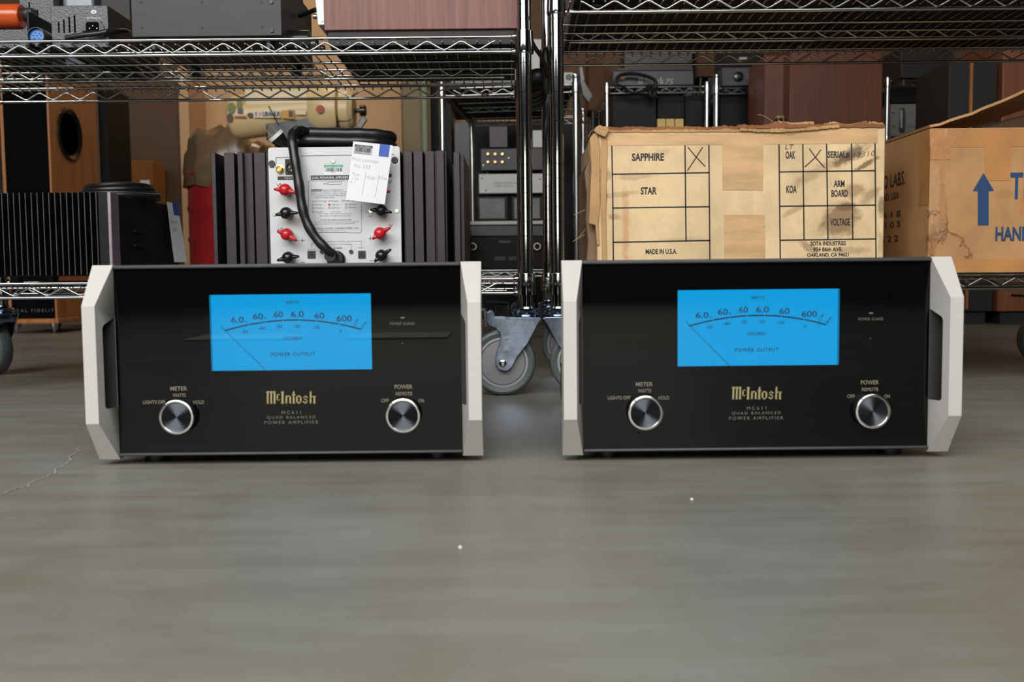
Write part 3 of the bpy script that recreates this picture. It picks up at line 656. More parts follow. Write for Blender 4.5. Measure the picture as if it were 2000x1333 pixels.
for x, y, on in ((611,400,0),(643,400,1),(676,400,0),(611,406.5,0),(643,406,0),(676,405.5,0),(611.5,414,0)):
    line(ik, [(x+2*math.cos(k*PI/4), y+2*math.sin(k*PI/4)) for k in range(9)], .5)
T('S/N', 635, 359, 7, 3); T('operating voltage, 50/60 Hz', 651, 393, 84, 4, 0, 1.3); T('ac mains', 660, 484.5, 17, 3.5, .008)
T('MADRIGAL AUDIO LABORATORIES, INC.', 655, 446.5, 92, 4.2, 0, 1.1); T('communication ports', 662, 472, 58, 3.6, 0, 1.4); T('No User Serviceable Components Inside', 656, 430, 60, 3, .006)
ik.build('lettering', 'ink', lev, smooth=0)
ik2 = MB(); T2 = lambda s, x, y, w, h: ik2.text(s, lp(x, y, .0004), px(w, LY), px(h, LY))
for k, s_ in enumerate(('BEFORE ATTEMPTING TO', 'BEFORE TO OPERATE, REFER FOR THE', 'OPERATING MANUAL. CHECK THE AC', 'VOLTAGE SELECTED. POWER REMOVED AT', 'BEFORE OPERATION')): T2(s_, (650 if k == 0 else 642)-(8 if k == 4 else 0), 371.5+k*3.7, (40 if k == 0 else 68)-(30 if k == 4 else 0), 2.2)
for s_, x, y in (('100VAC ~', 624, 400), ('120VAC ~', 657, 400), ('200VAC ~', 690, 399.5), ('210VAC ~', 624, 406.5), ('220VAC ~', 657, 406), ('230VAC ~', 690, 405.5), ('240VAC ~', 625, 414)): T2(s_, x, y, 20, 3.2)
for s_, x, y, w in (('mains fuses', 656, 413.5, 20), ('100V - 120V: T 10A 125V slow acting, ABC', 655, 418, 66), ('200V - 240V: T 5A 250V slow acting, MDA', 655, 422, 62), ('For service, contact Madrigal Audio Laboratories or an Authorized', 657, 434, 86), ('Dealer. Any modification of this equipment will void its warranty', 654, 437.5, 80), ('designed and manufactured in USA', 650, 451, 50), ('remote turn-on jacks', 660, 477.5, 34), ('slave out', 608.5, 487, 14), ('slave in', 706, 484, 12)): T2(s_, x, y, w, 2.4)
ik2.build('small_lettering', 'ink_soft', lev, smooth=0)
wt_ = MB(); wt_.text('DUAL MONAURAL AMPLIFIER', lp(644.5, 347, .0006), px(70, LY), px(4.6, LY), .006); wt_.text('inputs', lp(564, 348.2, .0006), px(17, LY), px(4, LY), 0, 1.4); wt_.text('WARNING', lp(618, 371.8, .0006), px(17, LY), px(2.4, LY))
wt_.build('reversed_lettering', 'paper', lev, smooth=0)
p = lp(643, 400, .0005); MB().lathe([(px(1.8, LY), 0), (px(1.8, LY), .0001)], p, 'y-', 12).build('selected_dot', 'red', lev)
sk = MB().m(0); bar(sk, 632, 322, 670, 341, .0005); sk.m(1); bar(sk, 632.5, 322.5, 669.5, 327, .0007); sk.m(2); barcode(sk, lp(651, 331.8, .0007), px(32, LY), px(7, LY)); sk.text('1047', lp(651, 337, .0007), px(8, LY), px(1.8, LY))
sk.m(0).text('Audio Video', lp(651, 324.8, .0009), px(32, LY), px(2.6, LY)); sk.build('barcode_sticker', ['paper', 'green_ink', 'ink'], lev, smooth=0)
# its captive mains cord: out of the bottom, up the panel, coiled on top
path = spline([lp(661,508,.004), lp(655,501,.022), lp(640,489,.032), lp(618,466,.034), lp(600,436,.033), lp(590,402,.032), lp(584,360,.030), lp(577,318,.026), lp(572,285,.020), lp(571,266,.012), lp(580,255,-.010), lp(597,257,-.03)], 8)
cd = MB().tube(path, [px(9.4+.5*math.sin(i*.7), LY) for i in range(len(path))], 14)
cd.lathe([(px(18, LY), 0), (px(18, LY), .006), (px(15, LY), .010)], lp(657, 508), 'y-', 24)
for k in range(5): cd.lathe([(px(13.5-k*.8, LY), .010+k*.005), (px(13.5-k*.8, LY), .013+k*.005), (px(11, LY), .0132+k*.005), (px(11, LY), .0148+k*.005)], lp(657-k*1.5, 507-k*1.6), 'y-', 20)
zc = pz1+.012
for k, (r_, dy, dz) in enumerate(((.0115, .03, .001), (.0110, .055, .002), (.0105, .042, .017))):
    pts = [(lp(560+k*6, 270).x, LY+dy+.004, zc+dz-.002), (lp(600, 270).x, LY+dy-.004, zc+dz+.002), (lp(660, 270).x, LY+dy, zc+dz+.001), (lp(710, 270).x, LY+dy+.002, zc+dz), (lp(744+k*2, 270).x, LY+dy+.02, zc+dz-.002), (lp(750, 270).x, LY+dy+.06, zc+dz-.003), (lp(700, 270).x, LY+dy+.085, zc), (lp(600, 270).x, LY+dy+.08, zc)]
    sp_ = spline(pts, 6); cd.tube(sp_, [r_*(1+.05*math.sin(i*1.3)) for i in range(len(sp_))], 12)
cord = cd.build('mains_cord', 'cord', lev, smooth=60)
pc, pa = lp(541, 268, -.01), Vector((-.52, -.25, .62)).normalized()
pg = MB().m(0); pg.tube([pc, pc+pa*.006], px(17, LY), 28); pg.m(1); pg.tube([pc-pa*.001, pc-pa*.012, pc-pa*.04, pc-pa*.05], [px(15, LY), px(13, LY), px(11, LY), px(6, LY)], 20)
sd_ = Vector((.6, .1, .55)).normalized()
for k in (-1, 1):
    b0 = pc+pa*.006+sd_*k*.0062; u_ = pa.cross(sd_).normalized()*.0028; w_ = sd_*.0008
    pg.m(2).add([b0+u_+w_, b0+u_-w_, b0-u_-w_, b0-u_+w_]+[b0+pa*.017+u_+w_, b0+pa*.017+u_-w_, b0+pa*.017-u_-w_, b0+pa*.017-u_+w_], [(0,1,2,3),(7,6,5,4),(0,4,5,1),(1,5,6,2),(2,6,7,3),(3,7,4,0)])
pg.build('mains_plug', ['white_plastic', 'black_gloss', 'gold'], lev)
# the tag hung on it
def paper(name, label, corners, curl, loc, rows=10):
    """sheet with thickness; corners TL TR BR BL in the world, curl pushes the middle and foot outwards"""
    tl, tr, br, bl = corners; mb = MB(); n = rows; vs = []
    nrm = (tr-tl).cross(bl-tl).normalized(); nrm = nrm if nrm.y < 0 else -nrm
    for sgn in (0, 1):
        for i in range(n+1):
            u = i/n
            for j in range(7):
                w = j/6; p = tl.lerp(tr, w).lerp(bl.lerp(br, w), u)+nrm*(curl*(u*u)*(1-.6*w)-.0003*sgn); vs.append(p)
    k = (n+1)*7; fs = []
    for i in range(n):
        for j in range(6):
            a = i*7+j; fs.append((a, a+7, a+8, a+1)); fs.append((k+a, k+a+1, k+a+8, k+a+7))
    rim = [j for j in range(7)]+[i*7+6 for i in range(1, n+1)]+[n*7+j for j in range(5, -1, -1)]+[i*7 for i in range(n-1, 0, -1)]
    fs += [(rim[i], rim[(i+1) % len(rim)], rim[(i+1) % len(rim)]+k, rim[i]+k) for i in range(len(rim))]
    mb.add(vs, fs); o = mb.build(name, 'paper', loc=loc); tag(o, label, 'tag')
    ex = (tr-tl).normalized(); ez = (tl-bl).normalized()
    return o, lambda w, u, d=.0004: tl.lerp(tr, w).lerp(bl.lerp(br, w), u)+nrm*(curl*(u*u)*(1-.6*w)+d), ex, ez
tl, tr, br, bl = lp(690,276,.044), lp(767,284,.044), lp(752,400,.046), lp(677,391,.046)
pt, pf, ex, ez = paper('paper_tag', 'white handwritten paper tag hanging on the white-backed amplifier', (tl, tr, br, bl), .010, tuple((tl+tr)/2))
Wd, Hd = (tr-tl).length, (tl-bl).length
def quad(mb, w0, u0, w1, u1, d): mb.add([pf(w0, u1, d), pf(w1, u1, d), pf(w1, u0, d), pf(w0, u0, d)], [(0,1,2,3)])
bt = MB(); quad(bt, .68, .0, .93, .2, .0012); bt.build('blue_tape', 'blue_tape', pt, smooth=0)
st = MB().m(0); quad(st, .04, .06, .50, .20, .0008); st.m(1); quad(st, .06, .05, .50, .085, .0011); barcode(st, pf(.27, .13, .0011), Wd*.38, Hd*.075, ex, ez, 22, 3); st.text('10472 CA', pf(.27, .185, .0011), Wd*.36, Hd*.014, 0, 1, ex, ez)
st.m(2).text('Audio Video', pf(.28, .068, .0013), Wd*.36, Hd*.02, 0, 1, ex, ez); st.build('barcode_label', ['label_grey', 'ink', 'paper'], pt, smooth=0)
hw = MB(); sl = (ez+ex*.15)
for s_, w, u, ww, hh in (('Mark Levinson', .36, .30, .66, .06), ('No 333', .30, .41, .40, .06), ('Test', .17, .555, .20, .05), ('x/10', .16, .63, .18, .035), ('x _', .13, .70, .16, .045), ('Redo', .57, .58, .20, .055), ('Ship', .86, .57, .20, .055)): hw.text(s_, pf(w, u, .0003), Wd*ww, Hd*hh, -.022, 1, ex, sl)
for w in (.41, .75):
    for i in range(4): a_, b2 = pf(w-.02*i/4, .5+.1*i, .0003), pf(w-.02*(i+1)/4, .5+.1*(i+1), .0003); hw.add([a_, b2, b2+ex*.0004, a_+ex*.0004], [(0,1,2,3)])
hw.build('handwriting', 'pencil', pt, smooth=0)

# the low finned amplifier at the left
FY = 1.83
fx0, fx1 = -1.105, at(219, 450, FY).x; fz0, fz1 = at(100, 540, FY).z, at(100, 376, FY).z
fa = thing('finned_amplifier', 'low black amplifier with a fully finned face, beside the dark speaker cabinets', 'amplifier', ((fx0+fx1)/2, FY, DL))
MB().box(fx0, fx1-.0005, FY+.034, FY+.36, fz0, fz1-.002).build('chassis', 'black', fa, bevel=.002)
K['fin_edge'] = mat('bare_fin_edge', (0.085, 0.085, 0.09, 1), 0.4, 0.6)
K['lavender'] = mat('pale_mauve_anodised', srgb(150, 136, 150), 0.4, 0.4)
fn = MB(); x = at(5, 450, FY).x-.0107*17; xe = at(194, 450, FY).x
while x < xe: fn.m(0).box(x-.0011, x+.0011, FY+.0006, FY+.036, fz0+.002, fz1); fn.m(1).box(x-.0006, x+.0006, FY, FY+.0006, fz0+.002, fz1); x += .01075
fn.m(0).box(at(192, 450, FY).x, at(212, 450, FY).x, FY+.004, FY+.036, fz0, fz1); fn.build('cooling_fins', ['black', 'fin_edge'], fa, smooth=0)
MB().box(at(212, 450, FY).x, fx1, FY-.002, FY+.036, fz0, fz1).build('edge_trim', 'lavender', fa, bevel=.0015)
for xx in (fx0+.04, -.99, fx1-.04):
    for yy in (FY+.06, FY+.32): MB().lathe([(.012, DL), (.014, fz0+.001)], (xx, yy, 0), 'z').build('foot', 'black_rubber', fa)
for x, y in ((300, 452), (302, 480)):                                   # shallow pull on its side
    p = at(x, y, FY+.12); MB().box(fx1-.001, fx1+.006, FY+.10, FY+.16, p.z-.003, p.z+.003).build('side_rib', 'black', fa, bevel=.001)
c = (fx1-.06, FY+.20, fz1-.002); ck = MB()
for k in range(4):
    pts = [Vector((c[0]+.075*math.cos(a)*(1-.06*k), c[1]+.07*math.sin(a), c[2]+.0052+.0078*k*.9+.002*math.sin(a*2+k))) for a in [2*PI*i/30 for i in range(30)]]
    ck.tube(pts, .0056, 8, True)
ck.tube(spline([(c[0]+.074, c[1], c[2]+.006), (c[0]+.085, c[1]-.04, c[2]+.0058), (c[0]+.03, c[1]-.09, c[2]+.0056), (c[0]-.05, c[1]-.08, c[2]+.0056)], 8), .0054, 8)
tag(ck.build('coiled_cable', 'cord', loc=c), 'coil of black power cord lying on the low finned amplifier', 'cord')
tY = FY+.34
xs = fx1+.0045
tl, tr, br, bl = Vector((xs, tY-.055, at(343,398,tY).z)), Vector((xs+.004, tY+.000, at(356,398,tY).z)), Vector((xs+.018, tY+.004, at(370,512,tY).z)), Vector((xs+.008, tY-.050, at(353,513,tY).z))
pt, pf, ex, ez = paper('paper_tag', 'narrow-looking white paper tag on the side of the low finned amplifier', (tl, tr, br, bl), .002, tuple((tl+tr)/2))
bt = MB(); bt.add([pf(.45, .2, .001), pf(.95, .2, .001), pf(.95, .0, .001), pf(.45, .0, .001)], [(0,1,2,3)]); bt.build('blue_tape', 'blue_tape', pt, smooth=0)
hw = MB()
for s_, w, u, ww, hh in (('No 331', .4, .32, .6, .05), ('Test', .35, .45, .4, .05)): hw.text(s_, pf(w, u, .001), .055*ww, .11*hh, -.01, 1, ex, ez)
hw.build('handwriting', 'pencil', pt, smooth=0)

# ------------------------------------------------------------------ on the right unit, lower shelf: two cardboard boxes
BY = 1.80
bp = lambda x, y, d=0.0: at(x, y, BY-d)
brown, dark = srgb(104, 70, 46), srgb(74, 54, 40)
o = bp(1450, 505); BL = Vector((o.x, BY+.2, DL))
def sp(x, y, rx, ry, ang, col, s, edge=.5):
    v = bp(x, y)-BL; return (v.x, v.z, px(rx, BY), px(ry, BY), ang, col, s, edge)
K['card_pale'] = cardboard('pale_cardboard', srgb(226, 198, 156), [
    sp(1668, 300, 42, 16, .5, dark, .75), sp(1690, 322, 34, 7, .55, brown, .8), sp(1652, 312, 34, 6, .45, brown, .5), sp(1640, 430, 44, 36, .6, srgb(120, 92, 62), .75),
    sp(1668, 372, 30, 16, .2, srgb(140, 104, 72), .6), sp(1700, 382, 30, 14, .7, brown, .45), sp(1655, 404, 26, 8, .1, brown, .6), sp(1550, 412, 26, 6, .5, brown, .35), sp(1590, 340, 60, 12, .55, brown, .3),
    sp(1580, 484, 24, 9, -.6, brown, .5), sp(1179, 400, 7, 110, 0, srgb(120, 82, 52), .75), sp(1184, 300, 6, 40, 0, brown, .5), sp(1186, 344, 12, 12, 0, brown, .4), sp(1240, 345, 50, 8, .05, brown, .3), sp(1222, 440, 10, 80, 0, srgb(190, 130, 74), .5), sp(1176, 350, 6, 70, 0, brown, .5), sp(1214, 380, 40, 6, .1, brown, .28), sp(1290, 300, 30, 8, .3, brown, .18),
    sp(1722, 400, 9, 26, 0, srgb(96, 78, 62), .7), sp(1720, 480, 10, 30, 0, brown, .35), sp(1200, 425, 16, 8, 0, brown, .4), sp(1310, 470, 60, 6, .05, brown, .2), sp(1660, 490, 50, 10, 0, brown, .35)])
box = thing('cardboard_box', 'worn pale cardboard box with torn top and a printed table of words', 'box', BL)
xl, xr, zt = bp(1166, 380).x, bp(1728, 380).x, bp(1450, 249).z
bd = MB(); bd.box(xl, xr, BY, BY+.41, DL, zt).build('carton', 'card_pale', box, bevel=.003)
K['card_torn'] = cardboard('torn_card_edge', srgb(150, 100, 66)); K['card_fray'] = cardboard('frayed_pale_card', srgb(198, 158, 112))
rnd = random.Random(11)
def ragged(mb, x0, x1, ybase, amp, thick, d, n=70, lean=0.0):
    """a torn strip of card along the top edge, standing d in front of the face"""
    up = []; lo = []
    for k in range(n+1):
        x = x0+(x1-x0)*k/n; b0 = ybase(x); v = bp(x, b0-amp(x)*(.55+.45*math.sin(x*.09)*math.sin(x*.023+1))*rnd.uniform(.35, 1.0), d); w = bp(x, b0+thick*rnd.uniform(.7, 1.1), d-.001)
        up.append(v); lo.append(w)
    vs = lo+up+[p+Vector((0, .004, 0)) for p in lo]+[p+Vector((0, .004, 0)) for p in up]; N = n+1
    fs = []
    for k in range(n): fs += [(k, k+1, N+k+1, N+k), (2*N+k+1, 2*N+k, 3*N+k, 3*N+k+1), (N+k, N+k+1, 3*N+k+1, 3*N+k), (k+1, k, 2*N+k, 2*N+k+1)]
    mb.add(vs, fs)
e1 = MB(); ragged(e1, 1186, 1500, lambda x: 250-.006*(x-1186), lambda x: 5, 5, .002); ragged(e1, 1440, 1728, lambda x: 246-.006*(x-1440), lambda x: 9+4*math.sin(x*.05), 5, .004)
e1.build('torn_edge', 'card_torn', box, smooth=0)
e2 = MB(); ragged(e2, 1180, 1460, lambda x: 256-.004*(x-1180), lambda x: 5, 3, .0035); ragged(e2, 1445, 1640, lambda x: 252+4*math.sin((x-1445)*.02)-.02*(x-1445), lambda x: 5, 4, .0065); ragged(e2, 1520, 1590, lambda x: 240, lambda x: 5, 4, .0); ragged(e2, 1610, 1725, lambda x: 244-.02*(x-1610), lambda x: 8, 3, .002)
e2.build('frayed_flap', 'card_fray', box, smooth=0)
tp = MB()
def tquad(mb, pts, d): q = [bp(x, y, d) for x, y in pts]; mb.add(q+[p+Vector((0, d*.9, 0)) for p in q], [(0,1,2,3),(0,4,5,1),(1,5,6,2),(2,6,7,3),(3,7,4,0)])
tquad(tp, [(1186,285),(1714,280),(1714,250),(1186,257)], .0007); tquad(tp, [(1411,371),(1490,372),(1491,281),(1411,283)], .0010); tquad(tp, [(1415,512),(1495,512),(1494,420),(1414,420)], .0006)
tp.build('paper_tape', 'tape', box, smooth=0)
cr = MB()                                                              # crushed left corner: loose liner, curled and torn
def slat(pts, d0, d1, th): 
    q = [bp(x, y, d0) for x, y in pts]; n = len(q); cr.add(q+[p+Vector((0, th, 0)) for p in q], [tuple(range(n)), tuple(range(2*n-1, n-1, -1))]+[(i, i+n, (i+1) % n+n, (i+1) % n) for i in range(n)])
slat([(1152,270),(1158,262),(1166,258),(1172,290),(1171,350),(1172,400),(1168,440),(1171,478),(1166,480),(1163,440),(1150,437),(1153,380),(1155,330)], .004, 0, .012)
slat([(1186,262),(1182,268),(1168,262),(1160,256),(1164,248),(1172,244),(1178,247),(1186,246),(1190,254)], .011, 0, .006)
slat([(1174,262),(1186,262),(1186,300),(1184,420),(1186,512),(1176,512),(1173,400)], .002, 0, .004)
cr.build('torn_liner', 'card_fray', box, smooth=0, bevel=.0012)
lf = MB(); prof = [(1160,300),(1150,315),(1143,335),(1148,380),(1146,430),(1150,470),(1147,512),(1168,512),(1168,300)]
q = [bp(x, y) for x, y in prof]; n = len(q); lf.add([p+Vector((0,.02,0)) for p in q]+[Vector((max(p.x, xl-.006), BY+.39, p.z)) for p in q], [tuple(range(n)), tuple(range(2*n-1, n-1, -1))]+[(i, i+n, (i+1) % n+n, (i+1) % n) for i in range(n)])
K['card_grimy'] = cardboard('grimy_card_side', srgb(138, 112, 88)); lf.build('bulging_side', 'card_grimy', box, smooth=0, bevel=.004)
th = MB()
for pts in ([(1480,224),(1490,226),(1503,233),(1515,243)], [(1151,273),(1149,285),(1152,300),(1156,318)], [(1164,250),(1154,258),(1149,268)], [(1120,420),(1130,416),(1143,410)], [(1118,472),(1130,466),(1142,458)], [(1122,470),(1134,460),(1143,448)], [(1530,258),(1545,262),(1560,252)]):
    th.tube(spline([bp(x, y, .004) for x, y in pts], 5), .0004, 5)
th.build('loose_fibres', 'card_fray', box)
g = MB()
def ln(pts, w=2.6, d=.0004):
    q = [bp(x, y, d) for x, y in pts]; g.stroke([(v.x, v.z) for v in q], px(w, BY), o=Vector((0, q[0].y, 0)))
for pts in ([(1195,285),(1197,400),(1198,512)], [(1338,284),(1339,400),(1340,470)], [(1384.5,283),(1386.5,512)], [(1196,340.5),(1385,337.5)], [(1197,406.5),(1386,404)], [(1198,473.5),(1386.5,470)],
            [(1521.5,281),(1524,512)], [(1568,281),(1570.5,467)], [(1614.5,280),(1617,467)], [(1663,280),(1665.6,467)], [(1709,280),(1711,512)], [(1523,336),(1709,333.5)], [(1523,403),(1710,401)], [(1524,469.5),(1711,467)]): ln(pts)
def wd(s, x, y, w, h, b=.03, sp_=1.0): g.text(s, bp(x, y, .0004), px(w, BY), px(h, BY), b, sp_)
for a in (('SAPPHIRE',1265.5,307,62,15),('STAR',1267,373,31,14.5),('MADE IN U.S.A.',1291.5,491.5,61,10),('OAK',1544,303,19,15),('KOA',1546,370,20,15),('SERIAL#',1638,302.5,43,14),('ARM',1639,359,21,13),('BOARD',1640,378,32,14),('VOLTAGE',1641,434,39,14),('SOTA INDUSTRIES',1617.5,475.7,69,8.5),('954 86th AVE.',1617,487.3,57,8.5),('OAKLAND, CA 94621',1617,498.5,81,8.5)): wd(*a)
g.build('printed_table', 'ink', box, smooth=0)
K['marker'] = mat('brown_marker', srgb(70, 48, 44), 0.7); g = MB()
for pts in ([(1344,288),(1358,305),(1377,325)], [(1372,288),(1360,307),(1343,333)], [(1581,291),(1594,309),(1610,327)], [(1603,293),(1592,308),(1572,326)]): ln(pts, 2.0, .0007)
g.text('LT', bp(1542, 287, .0007), px(15, BY), px(9, BY), -.01, 1, (1,0,0), (.2,0,1)); g.text('13310', bp(1688, 301, .0007), px(40, BY), px(10, BY), -.015, 1.2, (1,0,.08), (.2,0,1))
g.build('marker_writing', 'marker', box, smooth=0)

# the second box
GL = Vector((bp(1950, 505).x, BY+.2, DL)); xl2 = bp(1815, 400).x; xr2 = xl2+.44; zt2 = bp(1900, 250).z; yr = BY+.45
def sp2(x, y, rx, ry, ang, col, s, edge=.4):
    v = bp(x, y)-GL; return (v.x, v.z, px(rx, BY), px(ry, BY), ang, col, s, edge)
K['card_tan'] = cardboard('tan_cardboard', srgb(184, 140, 96), [sp2(1852, 492, 46, 34, -.5, srgb(78, 44, 32), .85, 0), sp2(1826, 440, 22, 30, 0, srgb(70, 40, 30), .8, 0), sp2(1822, 470, 10, 40, 0, srgb(140, 100, 60), .6), sp2(1842, 420, 10, 50, 0, srgb(130, 90, 56), .4), sp2(1960, 380, 30, 10, .1, srgb(150, 108, 66), .4)])
gb = thing('cardboard_box', 'tan cardboard box with a blue up arrow and taped corner', 'box', GL)
bd = MB(); th_ = .004
bd.box(xl2, xr2, BY, BY+th_, DL, zt2).box(xl2, xl2+th_, BY+th_, yr, DL, zt2).box(xr2-th_, xr2, BY+th_, yr, DL, zt2).box(xl2, xr2, yr, yr+th_, DL, zt2).box(xl2, xr2, BY, yr, DL, DL+th_)
bd.build('carton', 'card_tan', gb, smooth=0, bevel=.001)
# open flap, hinged along the left wall and lifted; torn rim
fl = MB(); N = 14; top = []; bot = []
for k in range(N+1):
    u = k/N; x = xl2+.26*u; z = zt2+.001+.070*u+.040*u*u+rnd.uniform(-.0012, .0012)
    top.append(Vector((x, BY+.002, z))); bot.append(Vector((x+.004, BY+.30-.16*u+rnd.uniform(-.006, .006), z+.001-.050*u)))
vs = top+bot+[p+Vector((-.0015, 0, .0045)) for p in top]+[p+Vector((-.0015, 0, .0045)) for p in bot]; M_ = N+1; fs = []
for k in range(N): fs += [(k, M_+k, M_+k+1, k+1), (2*M_+k, 2*M_+k+1, 3*M_+k+1, 3*M_+k), (k, k+1, 2*M_+k+1, 2*M_+k), (M_+k+1, M_+k, 3*M_+k, 3*M_+k+1)]
fl.add(vs, fs+[(0, 2*M_, 3*M_, M_), (N, M_+N, 3*M_+N, 2*M_+N)]); fl.build('open_flap', 'card_tan', gb, smooth=0)
f2 = MB(); f2.add([(xl2+.10, yr-.005, zt2), (xr2, yr-.005, zt2), (xr2, yr-.02, zt2+.10), (xl2+.16, yr-.02, zt2+.03)]+[(xl2+.10, yr, zt2), (xr2, yr, zt2), (xr2, yr-.015, zt2+.10), (xl2+.16, yr-.015, zt2+.03)], [(0,1,2,3),(7,6,5,4),(0,4,5,1),(1,5,6,2),(2,6,7,3),(3,7,4,0)])
f2.build('rear_flap', 'card_grimy', gb, smooth=0)
tp = MB(); q1 = lambda x, y, d: bp(x, y, d)
tquad(tp, [(1816,288),(2090,286),(2090,251),(1816,253)], .0006); tquad(tp, [(1924,353),(1974,353),(1974,262),(1924,262)], .0009); tquad(tp, [(1817,312),(1856,312),(1856,262),(1817,262)], .0010); tquad(tp, [(1816,532),(2090,532),(2090,506),(1816,506)], .0008); tquad(tp, [(1836,428),(1846,428),(1846,312),(1836,312)], .0006)
tquad(tp, [(1994,418),(2040,418),(2040,380),(1994,380)], .0005)
def squad(mb, y0_, y1_, za, zb, d=.0006): mb.add([(xl2-d, y1_, za), (xl2-d, y0_, za), (xl2-d, y0_, zb), (xl2-d, y1_, zb)], [(0,1,2,3)])
squad(tp, BY+.001, BY+.045, bp(1815, 400).z, zt2-.001); squad(tp, BY+.001, BY+.10, DL+.01, DL+.03)
tp.build('packing_tape', 'tape_clear', gb, smooth=0)
fm = MB(); n = 14; m_ = 40; vs = []
for j in range(m_+1):
    for i in range(n+1):
        z = zt2-.001+(bp(1820, 470).z-zt2)*j/m_; w = (1818+(30+38*max(0, 1-j/9.0)+6*math.sin(j*.8))*i/n)
        v = bp(w, 300); vs.append((max(v.x, xl2+.0008), BY-.0022-.0011*math.sin(i*1.7+j*.9)-.0007*math.sin(j*2.3+i*3.1), z))
fm.add(vs, [(j*(n+1)+i, (j+1)*(n+1)+i, (j+1)*(n+1)+i+1, j*(n+1)+i+1) for j in range(m_) for i in range(n)]); fm.build('clear_film', 'film', gb, smooth=80)
K['blue_ink'] = mat('blue_print', srgb(26, 62, 104), 0.7); g = MB()
v = lambda x, y: (lambda p: (p.x, p.z))(bp(x, y, .0012)); yy = BY-.0012
pts = [v(1910,440),(v(1931,440)),v(1931,373),v(1941.5,373),v(1921,338),v(1900,373),v(1910,373)]; g.add([(a, yy, b_) for a, b_ in pts], [(0,1,2,3,4,5,6)])
g.text('THIS SIDE UP', bp(2092, 362, .0012), px(236, BY), px(52, BY), .02); g.text('HANDLE WITH CARE', bp(2058, 456, .0012), px(226, BY), px(28, BY), .03)
g.build('printed_arrow', 'blue_ink', gb, smooth=0)
g = MB(); K['faded_ink'] = mat('faded_dark_print', srgb(52, 36, 36), 0.8)
for s_, zy, y0_, w, h in (('STUDIO LABS.', 330, 2.01, .20, .026), ('HARTFORD, USA', 365, 2.02, .16, .016), ('A 1 8', 403, 1.98, .10, .012), ('B 1 0 5', 425, 1.99, .12, .012), ('C 2 2', 455, 1.99, .10, .012)):
    g.text(s_, (xl2-.0008, y0_, bp(1770, zy).z-.005), w, h, .01, 1, (0,-1,0), (0,0,1))
g.build('side_print', 'faded_ink', gb, smooth=0)

# ------------------------------------------------------------------ on the left unit, upper shelf
HY = 1.835
hp = lambda x, y, d=0.0: at(x, y, HY-d)
def hb(mb, x0, y0, x1, y1, d0, d1):
    """box with its face over the given pixels, from depth d0 to d1 behind HY; a y below 0 is above the frame"""
    a, b_ = hp(x0, y1), hp(x1, y0); z0 = a.z if y1 < 74 else DU
    return mb.box(a.x, b_.x, HY+d0, HY+d1, z0, b_.z)
SZ = DU
un = thing('electronics_unit', 'hammered grey unit cradling an orange cylinder at the end of the upper shelf', 'electronics', (hp(20, 70).x, HY, SZ))
hb(MB(), -60, 57, 53.4, 76, 0, .12).build('cradle', 'hammer', un, bevel=.001); hb(MB(), 53.5, 22, 56, 76, .0, .12).build('end_bracket', 'black', un, bevel=.0006)
cy = MB(); r = px(24, HY); c = hp(20, 32.5, -.045)
cy.lathe([(r*.2, 0), (r*.9, 0), (r, .003), (r, .10), (r*.96, .104), (r*.9, .106), (r*.1, .106)], (c.x-.083, c.y, c.z), 'x', 40).build('orange_cylinder', 'orange', un)
MB().lathe([(r*.55, 0), (r*.55, .016), (r*.4, .019), (r*.05, .019)], (c.x+.023, c.y+.01, c.z+.006), 'x', 28).build('end_cap', 'gunmetal', un)
tall = thing('electronics_case', 'tall hammered grey slotted case standing behind the orange cylinder', 'electronics', (hp(75, 70).x, HY+.16, SZ))
a, b_ = at(40, 76, HY+.15), at(102, -60, HY+.15); MB().box(a.x, b_.x, HY+.15, HY+.34, SZ, b_.z).build('casing', 'hammer', tall, bevel=.002)
sl = MB()
for x, y0_, y1_ in ((57,4,15),(73,19,34)): p, q = at(x-1.2, y1_, HY+.1495), at(x+1.2, y0_, HY+.1495); sl.box(p.x, q.x, HY+.1495, HY+.1505, p.z, q.z)
sl.build('vent_slots', 'grille', tall, smooth=0)
ps = thing('power_supply', 'hammered grey power supply with a black mains inlet and vent slots', 'electronics', (hp(155, 70).x, HY, SZ))
a, b_ = hp(101, 76), hp(210, 10); MB().box(a.x, b_.x, HY, HY+.14, SZ, b_.z).build('casing', 'hammer', ps, bevel=.0012)
sl = MB()
for x, y0_, y1_ in ((115,43,64),(125,38,64),(135.5,33,64),(146,30,64)): p, q = hp(x-1, y1_), hp(x+1, y0_); sl.box(p.x, q.x, HY-.0004, HY+.001, p.z, q.z)
sl.build('vent_slots', 'grille', ps, smooth=0)
il = MB(); pr = [hp(*q) for q in ((160,61),(164,50),(168,42),(197,41),(203,51),(207,62))]; il.m(0).prism([(v_.x, v_.z) for v_ in pr], HY-.004, HY)
pr = [hp(*q) for q in ((169.5,61),(169.5,47),(172.5,44),(192,44),(195,47),(195,61))]; il.m(1).prism([(v_.x, v_.z) for v_ in pr], HY-.0044, HY-.0038); inl = il.build('mains_inlet', ['gunmetal', 'grille'], ps, smooth=0)
for x, y in ((182,51),(176,56),(190,56)): p = hp(x, y, .0045); MB().cyl(p, p-Vector((0,.002,0)), .0009, 8).build('pin', 'chrome_dull', inl)
for x in (164, 202): screw(inl, hp(x, 59, .002), .0022, 'gunmetal')
lb = MB().m(0); c = hp(183, 23, .0004); lb.add([c+Vector((px(5.5, HY)*math.cos(2*PI*k/20), 0, px(3.6, HY)*math.sin(2*PI*k/20))) for k in range(20)], [tuple(range(20))])
